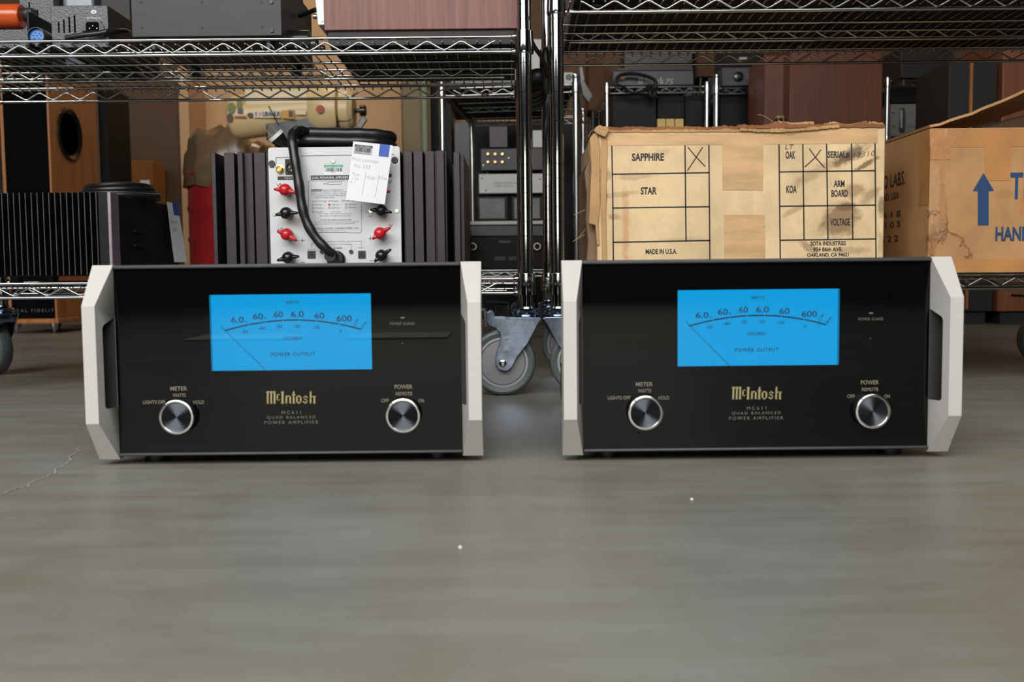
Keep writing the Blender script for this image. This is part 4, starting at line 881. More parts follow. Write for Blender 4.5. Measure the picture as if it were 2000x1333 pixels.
lb.m(1).text('OK', hp(183, 23, .0008), px(6, HY), px(3.5, HY)); lb.m(0).text('AC Power in', hp(183, 35, .0006), px(26, HY), px(3.8, HY)); lb.build('markings', ['paper', 'ink'], ps, smooth=0)
cc = MB(); c = hp(79, 61.5); R_ = px(17.5, HY); c.z = SZ+R_+.0004
cc.lathe([(R_*.82, -.05), (R_, -.045), (R_, .012), (R_*.93, .016), (R_*.86, .016), (R_*.84, .006)], (c.x, HY-.004, c.z), 'y-', 36)
cc.tube(spline([(c.x, HY+.04, c.z), (c.x+.01, HY+.08, c.z), (c.x+.002, HY+.13, SZ+.02)], 6), [R_*.8]*6+[R_*.6]*7, 14)
cn = cc.build('cable_connector', 'gunmetal', loc=(c.x, HY, SZ)); tag(cn, 'round multi-pin cable connector with a blue face beside the orange cylinder', 'connector')
MB().lathe([(R_*.84, .008), (R_*.80, .0095), (R_*.01, .0095)], (c.x, HY-.004, c.z), 'y-', 32).build('blue_insert', 'blue_plastic', cn)
hl = MB()
for dx, dy in ((-3,-7),(4,-6),(-7,-2),(0,-2),(7,-2),(-4,3),(3,3),(-7,5),(7,6),(-3,9),(4,9)): p = Vector((c.x+px(dx, HY), HY-.0137, c.z-px(dy, HY))); hl.cyl(p, p-Vector((0,.0004,0)), px(1.2, HY), 8)
hl.build('contacts', 'ink', cn.children[0], smooth=0)
pts = spline([hp(128,74,.012), hp(160,69,.014), hp(190,65.5,.012), hp(215,62,.0), hp(240,61,-.03), hp(252,64,-.07)], 6)
for p in pts: p.z = max(p.z, SZ+.0068); p.y = min(p.y, HY-.008) if p.x < hp(211, 60).x else p.y
tag(MB().tube(pts, [px(4.5, HY)+px(2, HY)*i/len(pts) for i in range(len(pts))], 12).build('black_cable', 'cord', loc=tuple(pts[0])), 'black cord running past the mains inlet of the grey power supply', 'cord')
# dim pieces behind the supply
a, b_ = at(196, 76, HY+.17), at(252, -50, HY+.17)
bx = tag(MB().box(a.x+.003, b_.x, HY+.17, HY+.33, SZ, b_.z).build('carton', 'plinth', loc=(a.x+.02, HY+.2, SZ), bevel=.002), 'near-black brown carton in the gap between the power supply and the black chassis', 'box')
a, b_ = at(132, 76, HY+.20), at(188, -40, HY+.20)
K['bluish_gloss'] = mat('pale_blue_grey_gloss', (0.18, 0.195, 0.24, 1), 0.15)
tag(MB().box(a.x, b_.x, HY+.18, HY+.34, SZ, b_.z).build('casing', 'bluish_gloss', loc=(a.x+.02, HY+.25, SZ), bevel=.006), 'pale glossy casing just showing above the hammered power supply', 'electronics')
# black brushed chassis
bc = thing('amplifier_chassis', 'brushed black chassis with small screw holes between power supply and wood case', 'amplifier', (hp(400, 70).x, HY, SZ))
a, b_ = hp(258, 72), hp(547, -70); bz = hp(400, 71).z
MB().box(a.x, b_.x, HY, HY+.006, bz, b_.z).build('front_plate', 'brushed_dark', bc, bevel=.0008)
MB().box(a.x+.002, b_.x-.004, HY+.006, HY+.30, bz+.002, b_.z-.01).build('casing', 'black_satin', bc, bevel=.001)
p, q = hp(551, 74), hp(592, 34)
sd = MB(); ysd = b_.x-.004; 
sd.add([(ysd, HY+.006, bz+.002), (ysd+.003, HY+.006, bz+.002), (ysd+.003, HY+.30, bz+.002), (ysd, HY+.30, bz+.002), (ysd, HY+.006, b_.z-.01), (ysd+.003, HY+.006, b_.z-.01), (ysd+.003, HY+.2, b_.z-.01), (ysd, HY+.2, b_.z-.01)], [(0,3,2,1),(4,5,6,7),(0,1,5,4),(1,2,6,5),(2,3,7,6),(3,0,4,7)])
sd.build('side_plate', 'rail', bc, smooth=0)
for x, y in ((276,5),(394,5),(277,54),(395,54),(511,4),(512,53)): cc = hp(x, y, .0002); MB().lathe([(px(2.4, HY), 0), (px(2.4, HY), .0002), (px(.1, HY), .0002)], cc, 'y-', 16).build('screw_hole', 'ink', bc)
for x, y in ((530,4),(531,60)): screw(bc, hp(x, y), px(4, HY), 'black_gloss')
for xx in (a.x+.03, b_.x-.03):
    for yy in (HY+.03, HY+.27): MB().cyl((xx, yy, SZ), (xx, yy, bz+.003), .010, 20).build('foot', 'black_rubber', bc)
# stepped black cylinder lying beside it
c = hp(552, 53, -.06); r = px(21, HY+.06); c.z = SZ+r
cyl_ = MB().lathe([(r*.5, .0), (r*.97, .0), (r, .002), (r, .049), (r*.97, .051), (r*.62, .052)], c, 'x', 40)
cyl_.lathe([(r*.62, .051), (r*.66, .053), (r*.66, .063), (r*.6, .065), (r*.4, .066)], (c.x, c.y, SZ+r*.66), 'x', 32).lathe([(r*.3, .065), (r*.32, .066), (r*.32, .076), (r*.28, .078), (r*.01, .078)], (c.x, c.y, SZ+r*.325), 'x', 24)
tag(cyl_.build('stepped_cylinder', 'black_gloss', loc=(c.x+.03, c.y, SZ)), 'shiny stepped black cylinder lying between the black chassis and the wood case', 'part')
pts = [at(588, 31, HY+.16), at(606, 25, HY+.16), at(624, 18, HY+.16)]
ysd2 = b_.x
# wood case
wc = thing('wooden_case', 'large reddish walnut case with a dark plinth on the upper shelf', 'cabinet', (hp(825, 70).x, HY, SZ))
a, b_ = hp(633, 57), hp(1011, -90); za = hp(820, 57.5).z
MB().box(a.x, b_.x, HY, HY+.36, za, b_.z).build('cabinet', 'walnut', wc, bevel=.0012)
MB().box(a.x+.006, b_.x-.006, HY+.006, HY+.35, SZ, za).build('plinth', 'plinth', wc, smooth=0)
fpn = MB(); pr = [hp(*q_) for q_ in ((620.5,47),(633,47),(633,-90),(606,-90))]; fpn.prism([(v_.x, v_.z) for v_ in pr], HY+.004, HY+.34)
fpn.build('white_faceplate', 'white_panel', wc, smooth=0); screw(wc, hp(629, 40.5, -.004), .0022, 'chrome_dull')
c = hp(617, 32, -.03); MB().lathe([(.004, 0), (.005, .002), (.005, .008), (.003, .009)], (c.x+.004, c.y, c.z), 'x-', 14).build('terminal', 'chrome', wc)
MB().tube([(hp(616,19,-.10).x, HY+.10, hp(616,19,-.10).z), (hp(600,26,-.12).x, HY+.12, hp(600,26,-.12).z), (hp(585,31,-.14).x, HY+.14, hp(585,31,-.14).z)], .0045, 10).build('cable', 'cord', wc)
# ------------------------------------------------------------------ on the right unit, upper shelf: dark units whose undersides close the shelf
ry = Y0+.012
for a_, b2, lab, mt_ in ((RX0+.035, .640, 'dark equipment case over the left half of the right upper shelf', 'black_satin'), (.646, RX1-.03, 'dark equipment case over the far half of the right upper shelf', 'black')):
    t = thing('equipment_case', lab, 'electronics', ((a_+b2)/2, ry+.2, DR))
    MB().box(a_, b2, ry, Y1-.015, DR+.006, DR+.16).build('casing', 'black', t, bevel=.002)
    for xx in (a_+.04, b2-.04):
        for yy in (ry+.04, Y1-.06): MB().cyl((xx, yy, DR), (xx, yy, DR+.008), .014, 16).build('foot', 'black_rubber', t)
# power lead and strip hung between the two units
c0 = at(1050, 152, 2.05)
pl = MB(); pl.tube(spline([at(1034,70,1.83), at(1044,92,1.87), at(1058,112,1.95), at(1066,135,2.0), at(1070,160,2.05)], 8), .0042, 8)
for k in range(4): pl.tube(spline([at(1068,150+6*k,2.08), at(1060,178+8*k,2.06), at(1040,188+9*k,2.05), at(1025,182+9*k,2.06), at(1030,165+7*k,2.09), at(1055,158+6*k,2.11)], 7), .0040, 8)
pl.ball((c0.x, c0.y, c0.z), .024, .018, .019, 18, 12).tube([c0+Vector((.008,0,-.004)), c0+Vector((.028,0,-.014)), c0+Vector((.036,0,-.022))], [.013, .010, .006], 14)
pl.ball(at(1066, 140, 2.04), .012, .012, .05)
tag(pl.build('extension_lead', 'black_rubber', loc=tuple(c0)), 'black power lead with a fat plug bundled between the shelving units', 'cord')

# ------------------------------------------------------------------ behind the shelving, left: speakers, drum, machine
def ground(x, y): p = onfloor(x, y); return Vector((p.x, p.y, 0))
def spun(root, ang): root.rotation_euler.z = ang; return root
# floorstanding speaker: black grille towards the camera, wooden side with a woofer in it
SY = 3.9; e1_ = at(104, 400, SY).x; e0_ = at(14, 400, SY).x
sk = thing('floor_speaker', 'wooden floor speaker with a black grille, a woofer in its side, and spiked feet', 'speaker', ((e0_+e1_)/2, SY, 0))
z0s, z1s = at(113, 632, SY).z, 1.25
MB().box(e0_-.03, e1_, SY+.012, SY+.44, z0s+.018, z1s).build('cabinet', 'cherry', sk, bevel=.004)
MB().box(e1_-.008, e1_, SY-.004, SY+.013, z0s+.018, z1s).build('corner_trim', 'cherry', sk)
MB().box(e0_-.04, e1_+.004, SY-.008, SY+.45, z0s, z0s+.019).build('plinth', 'cherry', sk, bevel=.003)
MB().box(e0_, e1_-.009, SY-.002, SY+.011, z0s+.022, z1s-.01).build('grille', 'grille', sk, bevel=.002)
wy = e1_*F/(150-1000); zc = at(150, 263, wy).z
MB().lathe([(.107, 0), (.107, .006), (.100, .010), (.094, .006), (.088, .003), (.075, -.006), (.045, -.016), (.042, -.012), (.034, -.005), (.005, -.001)], (e1_, wy, zc), 'x', 48).build('woofer', 'black_gloss', sk)
for xx in (e0_, e1_-.03):
    for yy in (.03, .40): MB().lathe([(.002, 0), (.018, z0s*.85), (.018, z0s)], (xx, SY+yy, 0), 'z', 20).build('spike', 'chrome_dull', sk)
lt = MB(); lt.text('MUSICAL FIDELITY', at(58, 607, SY-.003), px(110, SY), px(6, SY), 0, 1.6); lt.build('lettering', 'grey_ink', sk, smooth=0)
def cabinet_speaker(name, label, x0, x1, ytop, Y, depth, m, z0=.0, parts=True, feet=True):
    a, b_ = at(x0, 400, Y).x, at(x1, 400, Y).x; z1 = at((x0+x1)/2, ytop, Y).z
    t = thing(name, label, 'speaker', ((a+b_)/2, Y, 0))
    MB().box(a, b_, Y, Y+depth, .03, z1).build('cabinet', m, t, bevel=.004)
    MB().box(a+.02, b_-.02, Y+.02, Y+depth-.02, 0, .031).build('plinth', 'plinth', t, smooth=0)
    return t
cabinet_speaker('floor_speaker', 'dark charcoal speaker cabinet standing right of the wooden floor speaker', 198, 216, 165, 4.40, .26, 'charcoal')
# cardboard carton far behind
c0 = at(279, 400, 5.4); a, b_ = at(258, 400, 5.4).x, at(300, 400, 5.4).x
ct = thing('cardboard_box', 'small orange-brown carton with a white label, left of the red drum', 'box', (c0.x, 5.4, 0))
zt_ = at(279, 313, 5.4).z
K['kraft'] = cardboard('orange_brown_card', srgb(150, 98, 44)); MB().box(a, b_, 5.4, 5.6, zt_-.42, zt_).build('carton', 'kraft', ct, bevel=.006)
MB().box(a-.03, b_+.03, 5.39, 5.62, 0, zt_-.42).build('lower_carton', 'card_grimy', ct, bevel=.006)
p, q = at(274, 364, 5.398), at(292, 352, 5.398); MB().box(p.x, q.x, 5.398, 5.4, p.z, q.z).build('label', 'paper', ct, smooth=0)
# red steel drum under a crumpled plastic bag
DY = 5.0; c = at(432, 400, DY); r = px(88, DY); zd = at(432, 334, DY).z
dr = thing('steel_drum', 'red steel drum with a plastic bag over its top, behind the white-backed amplifier', 'drum', (c.x, DY+r, 0))
g1, g2 = at(432, 403, DY).z, at(432, 466, DY).z
pr = [(r*.9, 0), (r, .01)]
for zz in (.12, g2, g1): pr += [(r, zz-.016), (r*1.025, zz-.006), (r*1.025, zz+.006), (r, zz+.016)]
pr += [(r, zd-.02), (r*1.03, zd-.012), (r*1.03, zd), (r*.95, zd), (r*.1, zd-.01)]
MB().lathe(pr, (c.x, DY+r, 0), 'z', 56).build('drum_shell', 'red_enamel', dr)
bg = MB(); rows = [(1.05, -.07), (1.07, .0), (1.0, .10), (.95, .17), (.86, .20), (.6, .195), (.25, .23), (.02, .20)]; n = 36; vs = []
for i, (k, h) in enumerate(rows):
    for j in range(n): a_ = 2*PI*j/n; kk = k*(1+.05*math.sin(j*2.1+i)+.04*math.sin(j*5+i*2)); vs.append((c.x+r*kk*math.cos(a_), DY+r+r*kk*math.sin(a_), zd+h*(1+.12*math.sin(j*1.3+i*.7))*(.74 if math.cos(a_) > .5 else 1)))
bg.add(vs, [(i*n+j, i*n+(j+1) % n, (i+1)*n+(j+1) % n, (i+1)*n+j) for i in range(len(rows)-1) for j in range(n)])
bg.build('plastic_bag', 'dark_bag', dr, smooth=40)
# cream machine head on a dark pedestal, covered in stickers
MY = 4.5; mp = lambda x, y, d=0.0: at(x, y, MY-d)
c = mp(590, 400); mc = thing('workshop_machine', 'cream machine head covered in stickers on a dark pedestal, against the beige wall', 'machine', (c.x, MY+.1, 0))
ax0, ax1 = mp(450, 222), mp(620, 205); r = px(43, MY)
hd = MB(); A_ = Vector((ax0.x, MY+.12, ax0.z)); B_ = Vector((ax1.x, MY+.12, ax1.z)); d = B_-A_
hd.tube([A_-d*.09, A_-d*.085, A_-d*.06, A_-d*.02, A_+d*.05, A_+d*.2, B_], [r*.5, r*.7, r*.9, r*.99, r*1.02, r*.98, r*.92], 32); hd.build('head', 'cream', mc, smooth=60)
cv = MB(); p, q = mp(472, 208), mp(600, 168); cv.box(p.x, q.x, MY+.03, MY+.2, p.z, q.z); cv.build('top_cover', 'cream', mc, bevel=.012, segs=3)
cp = MB(); cx = mp(626, 207); cp.lathe([(px(30, MY), -.075), (px(44, MY), -.062), (px(51, MY), -.03), (px(52, MY), .02), (px(49, MY), .062)], (cx.x, MY+.12, cx.z), 'x', 36); cp.build('motor_bell', 'cream', mc)
cp = MB(); cx = mp(654, 206); cp.lathe([(px(38, MY), 0), (px(42, MY), .008), (px(41, MY), .045), (px(33, MY), .066), (px(5, MY), .07)], (cx.x, MY+.13, cx.z), 'x', 32); cp.build('end_cap', 'cream', mc)
nb = MB(); p = mp(690, 208); nb.lathe([(.010, 0), (.010, .02), (.026, .022), (.026, .045), (.02, .05), (.002, .05)], (p.x-.01, MY+.12, p.z), 'x', 20); kb = nb.build('knob', 'black_gloss', mc)
tg = MB().tube(spline([mp(694,212,-.1), mp(690,226,-.08), mp(680,236,-.06), mp(660,236,-.05)], 5), .002, 6).build('cord', 'cord', mc)
tg = MB(); q = [mp(*a_, .02) for a_ in ((688,240),(697,246),(703,222),(712,229))]; tg.prism([(mp(688,241).x, mp(688,241).z), (mp(698,249).x, mp(698,249).z), (mp(712,228).x, mp(712,228).z), (mp(703,219).x, mp(703,219).z)], MY+.085, MY+.10); tg.build('hanging_tag', 'black_gloss', mc, bevel=.003)
pd = MB(); z1_ = mp(590, 245).z; pd.box(mp(508, 0).x, mp(650, 0).x, MY+.04, MY+.24, z1_-.06, z1_+.05).box(mp(520, 0).x, mp(572, 0).x, MY+.08, MY+.2, .03, z1_-.05).box(mp(480, 0).x, mp(620, 0).x, MY, MY+.3, 0, .035)
pd.build('pedestal', 'gunmetal', mc, bevel=.008)
lv = MB().cyl(mp(525, 208, .02), mp(545, 246, .03), .003, 8).build('lever', 'black', mc)
def sticker(pts, m, d, name='sticker'):
    s_ = MB(); q = [mp(x, y, d) for x, y in pts]; s_.add(q, [tuple(range(len(q)))]); return s_
rr_ = .0
fy = -.12+r*1.03+.004
def disc(x, y, rx, ry, m): q = [(x+rx*math.cos(-2*PI*k/20), y+ry*math.sin(-2*PI*k/20)) for k in range(20)]; return sticker(q, m, fy).build('sticker', m, mc, smooth=0)
K['st_yellow'] = mat('yellow_sticker', srgb(206, 150, 48), 0.5); K['st_green'] = mat('green_sticker', srgb(120, 124, 62), 0.5); K['st_red'] = mat('red_sticker', srgb(168, 52, 30), 0.5); K['st_brown'] = mat('brown_sticker', srgb(74, 44, 28), 0.5); K['st_white'] = mat('white_sticker', srgb(222, 214, 196), 0.5); K['st_blue'] = mat('blue_grey_sticker', srgb(60, 88, 96), 0.5)
def rect(x0, y0, x1, y1, m, dd=0.0): return sticker([(x0,y1),(x1,y1),(x1,y0),(x0,y0)], m, fy+dd).build('sticker', m, mc, smooth=0)
disc(449, 230, 6, 8, 'st_brown'); disc(452, 211, 8, 11, 'st_green'); rect(462, 196, 472, 210, 'st_green'); rect(464, 212, 474, 222, 'st_blue'); disc(489, 225, 6, 5, 'st_brown')
wsx = rect(495, 217, 548, 230, 'st_white'); rect(458, 227, 481, 231, 'st_red')
tx = MB(); tx.m(0).text('I', mp(500, 223, fy+.001), px(2, MY), px(8, MY), .02); tx.text('URANUS', mp(530, 223, fy+.001), px(33, MY), px(9, MY), .04)
hx, hy = 508, 223; ht = [(hx+3.6*1.05*(16*math.sin(t_)**3)/16, hy-4*(13*math.cos(t_)-5*math.cos(2*t_)-2*math.cos(3*t_)-math.cos(4*t_))/16) for t_ in [2*PI*k/24 for k in range(24)]]
tx.m(1).add([mp(a_, b2, fy+.001) for a_, b2 in ht][::-1], [tuple(range(24))]); tx.build('lettering', ['ink', 'red'], wsx, smooth=0)
rect(550, 216, 562, 231, 'st_yellow'); rect(562, 214, 574, 232, 'st_yellow'); rect(564, 217, 572, 229, 'st_brown', .001); rect(577, 216, 597, 224, 'cream', .0); rect(516, 172, 540, 182, 'st_yellow', -.02)
K['st_orange'] = K['st_red']; q = [(625+8*math.cos(-2*PI*k/20), 213+8*math.sin(-2*PI*k/20)) for k in range(20)]; sticker(q, 0, -.12+px(50, MY)+.016).build('sticker', 'st_red', mc, smooth=0)

# ------------------------------------------------------------------ racks behind
def rack(label, x, Y, w, depth, ztop, shelves, rot=0.0, group=None, plastic=False):
    """a wire rack seen end-on: x is its near left post, measured in the photograph"""
    a = at(x, 300, Y).x; t = thing('wire_rack', label, 'shelving', (a, Y, 0), group)
    for xx in (a, a+w):
        for yy in (Y, Y+depth):
            post(t, xx, yy, .0, ztop, False, 'chrome_dull'); MB().lathe([(PR*1.05, ztop-.002), (PR*1.1, ztop), (PR*1.1, ztop+.012), (PR*.8, ztop+.016), (PR*.05, ztop+.017)], (xx, yy, 0), 'z', 16).build('post_cap', 'chrome_dull', t)
    for zb, zt in shelves: wire_shelf(t, a, a+w, Y, Y+depth, zb, zt, mats='chrome_dull', fine=False)
    t.rotation_euler.z = rot; return t, a
Z = lambda x, y, Y: at(x, y, Y).z
r1, r1x = rack('wire rack seen between the two front shelving units, stacked with amplifiers', 865, 3.7, .49, .76, Z(1000, 160, 3.7), ((Z(1000,540,3.7), Z(1000,528,3.7)), (Z(1000,186,3.7), Z(1000,172,3.7))), -math.radians(6))
r2, r2x = rack('low wire rack topped by the old amplifier with white lettering', 1186, 4.9, .485, .75, Z(1186, 168, 4.9), ((Z(1280,181.5,4.9), Z(1280,170,4.9)), (.30, .33)))
r3, r3x = rack('low wire rack topped by the black amplifier with a round dial', 1399, 4.85, .485, .75, Z(1399, 152, 4.85), ((Z(1450,183,4.85), Z(1450,172,4.85)), (.30, .33)))
r4, r4x = rack('wire rack above the white cassette-style front, far at the right', 1731, 4.9, .485, .75, Z(1731, 157, 4.9), ((Z(1790,168,4.9), Z(1790,157,4.9)), (Z(1790,278,4.9), Z(1790,268,4.9))))
def gear(name, label, cat, x0, y0, x1, y1, Y, depth, z0, m, face=None, bev=.003):
    """a unit whose front covers the given pixels at distance Y and which stands at height z0"""
    a, b_ = at(x0, (y0+y1)/2, Y), at(x1, (y0+y1)/2, Y); z1 = at((x0+x1)/2, y0, Y).z; zb = at((x0+x1)/2, y1, Y).z
    t = thing(name, label, cat, ((a.x+b_.x)/2, Y+depth/2, z0)); ft = zb-z0
    MB().box(a.x, b_.x, Y, Y+depth, zb, z1).build('casing', m, t, bevel=bev)
    if ft > .001:
        for xx in (a.x+.025, b_.x-.025):
            for yy in (Y+.03, Y+depth-.03): MB().cyl((xx, yy, z0), (xx, yy, zb+.001), .011, 14).build('foot', 'black_rubber', t)
    return t
GY = 3.76; zA = Z(1000, 528, 3.7)-.0034
mcu = gear('amplifier', 'black amplifier with two ringed knobs, lowest in the rack', 'amplifier', 900, 462, 1092, 526, GY, .40, zA, 'charcoal')
for x in (924, 1049):
    c = at(x, 482, GY); MB().lathe([(px(8, GY), 0), (px(8, GY), .014), (px(7, GY), .017), (px(5.6, GY), .017), (px(5.4, GY), .013)], c, 'y-', 28, False).build('knob', 'silver', mcu); MB().lathe([(px(5.5, GY), .0131), (px(5.3, GY), .0140), (px(.1, GY), .0140)], c, 'y-', 28).build('knob_face', 'charcoal', mcu.children[-1])
c = MB(); c.text('McIntosh', at(986, 472, GY-.0006), px(22, GY), px(5, GY), .01); c.build('maker_lettering', 'grey_ink', mcu, smooth=0)
c = MB()
for x0_, x1_ in ((966, 987), (994, 1009)): p, q = at(x0_, 509, GY-.0004), at(x1_, 501, GY-.0004); c.box(p.x, q.x, GY-.0004, GY, p.z, q.z)
K['dim_window'] = mat('dim_grey_window', (0.03, 0.033, 0.045, 1), .3); c.build('display_window', 'dim_window', mcu, smooth=0)
zB = Z(1000, 462, GY)
vt = thing('tube_amplifier', 'old amplifier with grey-plated transformers on a dark sloping chassis', 'amplifier', (at(985, 460, GY).x, GY+.1, zB))
fr = MB(); pr = [at(*q, GY) for q in ((902,461.8),(1062,461.8),(1062,440),(916,440),(903,452))]; fr.prism([(v_.x, v_.z) for v_ in pr], GY+.002, GY+.30); fr.build('chassis', 'gunmetal', vt, bevel=.003)
lg = MB(); p, q = at(914, 440, GY), at(1062, 431, GY); lg.box(p.x, q.x, GY-.004, GY+.3, p.z, q.z); lg.build('chassis_lip', 'silver_grey', vt, bevel=.002)
zt_ = Z(1000, 431, GY)
for x0_, x1_ in ((930, 993), (998, 1062)):
    p, q = at(x0_, 431, GY), at(x1_, 381, GY); tr_ = MB().box(p.x, q.x, GY+.03, GY+.15, zt_, q.z).build('transformer', 'black', vt, bevel=.004)
    p, q = at(x0_+6, 427, GY), at(x1_-7, 386, GY); MB().box(p.x, q.x, GY+.027, GY+.031, p.z, q.z).build('cover_plate', 'trafo', tr_, bevel=.002)
zC = Z(1000, 379, GY)
sb = gear('tuner', 'silver-grey fronted unit resting on the transformers of the old amplifier', 'electronics', 935, 339, 1088, 378, GY+.02, .26, zC, 'silver_grey')
for x, y in ((941,348),(949,372),(1055,350)): screw(sb, at(x, y, GY+.02), px(1.6, GY), 'gunmetal')
for xx in (945, 1080): MB().box(at(xx, 0, GY).x-.01, at(xx, 0, GY).x+.01, GY+.05, GY+.13, Z(1000, 381, GY)+.0003, zC+.001).build('foot', 'black_rubber', sb)
c = MB(); c.text('AMPLIFIER CORPORATION', at(986, 358, GY+.0194), px(46, GY), px(3.6, GY)); c.text('STEREO CONTROL', at(984, 363.5, GY+.0194), px(38, GY), px(3.4, GY)); c.build('faint_lettering', 'grey_ink', sb, smooth=0)
zD = Z(1000, 339, GY+.02)
rb = gear('preamplifier', 'black unit with six gold sockets, topmost of the stack in the rack', 'electronics', 938, 289, 1100, 333, GY+.03, .24, zD, 'black_satin')
for x in (953, 967, 981):
    for y in (301.5, 317):
        c = at(x, y, GY+.03); MB().lathe([(px(3.3, GY), 0), (px(3.3, GY), .004), (px(2.6, GY), .005), (px(2.6, GY), .012), (px(1.2, GY), .012), (px(1.1, GY), .006), (px(.1, GY), .006)], c, 'y-', 16).build('socket', 'gold', rb)
for x, y in ((993.5, 309), (944, 323)): screw(rb, at(x, y, GY+.03), px(1.6, GY), 'chrome_dull')
zE = Z(1000, 289, GY+.03)
gear('case', 'plum-black box lying on the unit with gold sockets', 'electronics', 955, 246, 992, 288.6, GY+.10, .12, zE, 'fin')
gear('carton', 'pale grey carton on the unit with gold sockets, beside the steel post', 'box', 1040, 254, 1066, 288.6, GY+.12, .08, zE, 'silver_grey')
gear('sheet', 'narrow upright white sheet left of the rack amplifiers', 'panel', 898, 374, 903.5, 449, GY-.16, .12, 0, 'deck_white', bev=.0005)
bsx = gear('storage_bin', 'dark blue plastic-wrapped stack behind the left post of the rack', 'storage', 888, 238, 926, 420, 5.4, .3, 0, 'blue_sheet')
# on top of the near rack
K['dark_card'] = cardboard('dark_brown_card', srgb(88, 62, 44))
bdx = r1x; tb = tag(MB().box(bdx+.01, bdx+.48, 3.69, 4.43, Z(1000,172,3.7)-.0034, Z(1000,172,3.7)+.0030).build('shelf_board', 'black', loc=(bdx+.25, 4.05, Z(1000,172,3.7)-.0034)), 'black board lying on the upper deck of the near rack', 'board')
zT = Z(1000, 172, 3.7)+.0030
gear('carton', 'light grey carton standing on the near rack behind the paired posts', 'box', 1037, 76, 1064, 168, 3.90, .16, zT, 'silver_grey')
gear('carton', 'brown carton standing on the near rack beside the light grey carton', 'box', 1012, 40, 1036, 168, 4.0, .2, zT, 'dark_card')
gs = gear('loudspeaker', 'small grey square unit with one round driver on the near rack', 'speaker', 1101, 141, 1120, 168, 3.86, .08, zT, 'silver_grey')
c = at(1111, 151, 3.86); MB().lathe([(px(6, 3.86), 0), (px(6, 3.86), .002), (px(4, 3.86), .001), (px(.1, 3.86), .003)], c, 'y-', 24).build('driver', 'gunmetal', gs)
for k, (q, lab) in enumerate(((((1130,128),(1134,128),(1140,160),(1133,166)), 'white card edge leaning by the near rack, upper of two'), (((1133,166),(1139,162),(1155,190),(1148,203),(1138,190)), 'pale folded card hanging by the near rack, lower of two'))):
    v_ = [at(*p_, 3.66) for p_ in q]; tag(MB().prism([(p_.x, p_.z) for p_ in v_], 3.62, 3.66).build('card', 'deck_white' if k == 0 else 'trafo', loc=tuple(v_[0]), smooth=0), lab, 'card')
gear('electronics_case', 'dark case lying across the top of the near rack at its left', 'electronics', 880, 118, 1006, 169, 3.95, .3, zT, 'gunmetal')
# the old amplifier and its neighbours
z2 = Z(1280, 170, 4.9)-.0034
m75 = gear('valve_amplifier', 'grey metal amplifier with white blackletter name, under a black cable', 'amplifier', 1196, 137, 1356, 168, 4.94, .3, z2, 'gunmetal', bev=.006)
MB().box(at(1204, 0, 4.94).x, at(1356, 0, 4.94).x, 4.95, 5.2, Z(1280, 137, 4.94), Z(1280, 131, 4.94)).build('top_edge', 'rail', m75, bevel=.004)
K['pale_ink'] = mat('white_lettering', (0.5, 0.5, 0.49, 1), .5)
c = MB(); f_ = lambda x, y: at(1246.5+(x-220)/1080*49, 151+(y-385)/270*13.5, 4.9392); logo(c, f_, 49/1080*4.94/F)
c.text('75', at(1307, 159.5, 4.9392), px(15, 4.94), px(11, 4.94), -.01, 1, (1,0,0), (.35,0,1)); c.build('maker_lettering', 'pale_ink', m75, smooth=0)
p = at(1217, 153, 4.9395); MB().box(p.x-.008, p.x+.008, 4.9392, 4.94, p.z-.006, p.z+.006).build('sticker', 'st_yellow', m75, smooth=0)
cb = MB(); CY = 4.88; rr = .009
cb.tube(spline([at(x, y, CY) for x, y in ((1205,170),(1203,156),(1212,147),(1235,144),(1262,149),(1278,157),(1282,168),(1276,176))], 6), rr, 8); cb.tube(spline([at(x, y, CY-.015) for x, y in ((1206,166),(1218,170),(1232,180),(1245,182),(1262,174),(1275,176),(1282,180))], 6), rr*.7, 8)
cb.tube(spline([at(x, y, CY-.01) for x, y in ((1262,168),(1272,172),(1280,178),(1276,190),(1270,182),(1278,172))], 6), rr, 8)
tag(cb.build('black_cable', 'cord', loc=tuple(at(1240, 170, CY))), 'looped black cable draped over the old amplifier with white lettering', 'cord')
gear('loudspeaker', 'black cabinet underneath the shelf that carries the white-lettered amplifier', 'speaker', 1195, 186, 1282, 330, 4.98, .5, .33, 'black')
gear('loudspeaker', 'black cabinet under the same shelf, on its right half', 'speaker', 1338, 186, 1374, 330, 4.98, .5, .33, 'black')
gear('crate', 'black unit sitting just above the yellow sheets', 'electronics', 1284, 187, 1337, 231, 5.0, .3, Z(1310, 231.5, 5.0), 'black')
for k, (x0_, x1_) in enumerate(((1284, 1299.5), (1301, 1317), (1319, 1335))):
    gear('packing_sheet', ('yellow packet behind the cardboard box, first of three from the left', 'yellow packet behind the cardboard box, middle of three', 'yellow packet behind the cardboard box, last of three at the right')[k], 'packet', x0_, 232, x1_, 330, 4.985, .1, .33, 'lit_yellow', bev=.002)
z3 = Z(1450, 172, 4.85)-.0034
bk = gear('amplifier', 'black amplifier with a round dial on the narrow rack beside the red cabinet', 'amplifier', 1410, 131, 1496, 168, 4.9, .3, z3, 'gunmetal')
c = at(1442, 150, 4.9); MB().lathe([(px(10, 4.9), 0), (px(9, 4.9), .012), (px(7, 4.9), .014), (px(.1, 4.9), .014)], c, 'y-', 24).build('dial', 'black_gloss', bk)
c = MB()
for s_, x, y, w_, h_ in (('SOLID STATE', 1471, 144, 24, 2.6), ('POWER AMP', 1471, 148.5, 22, 2.6), ('WATTS 100', 1471, 153, 20, 2.6), ('LEVEL', 1441, 137, 8, 2.5), ('STEREO AMPLIFIER', 1446, 163, 54, 4)): c.text(s_, at(x, y, 4.8994), px(w_, 4.9), px(h_, 4.9))
c.build('lettering', 'grey_ink', bk, smooth=0)
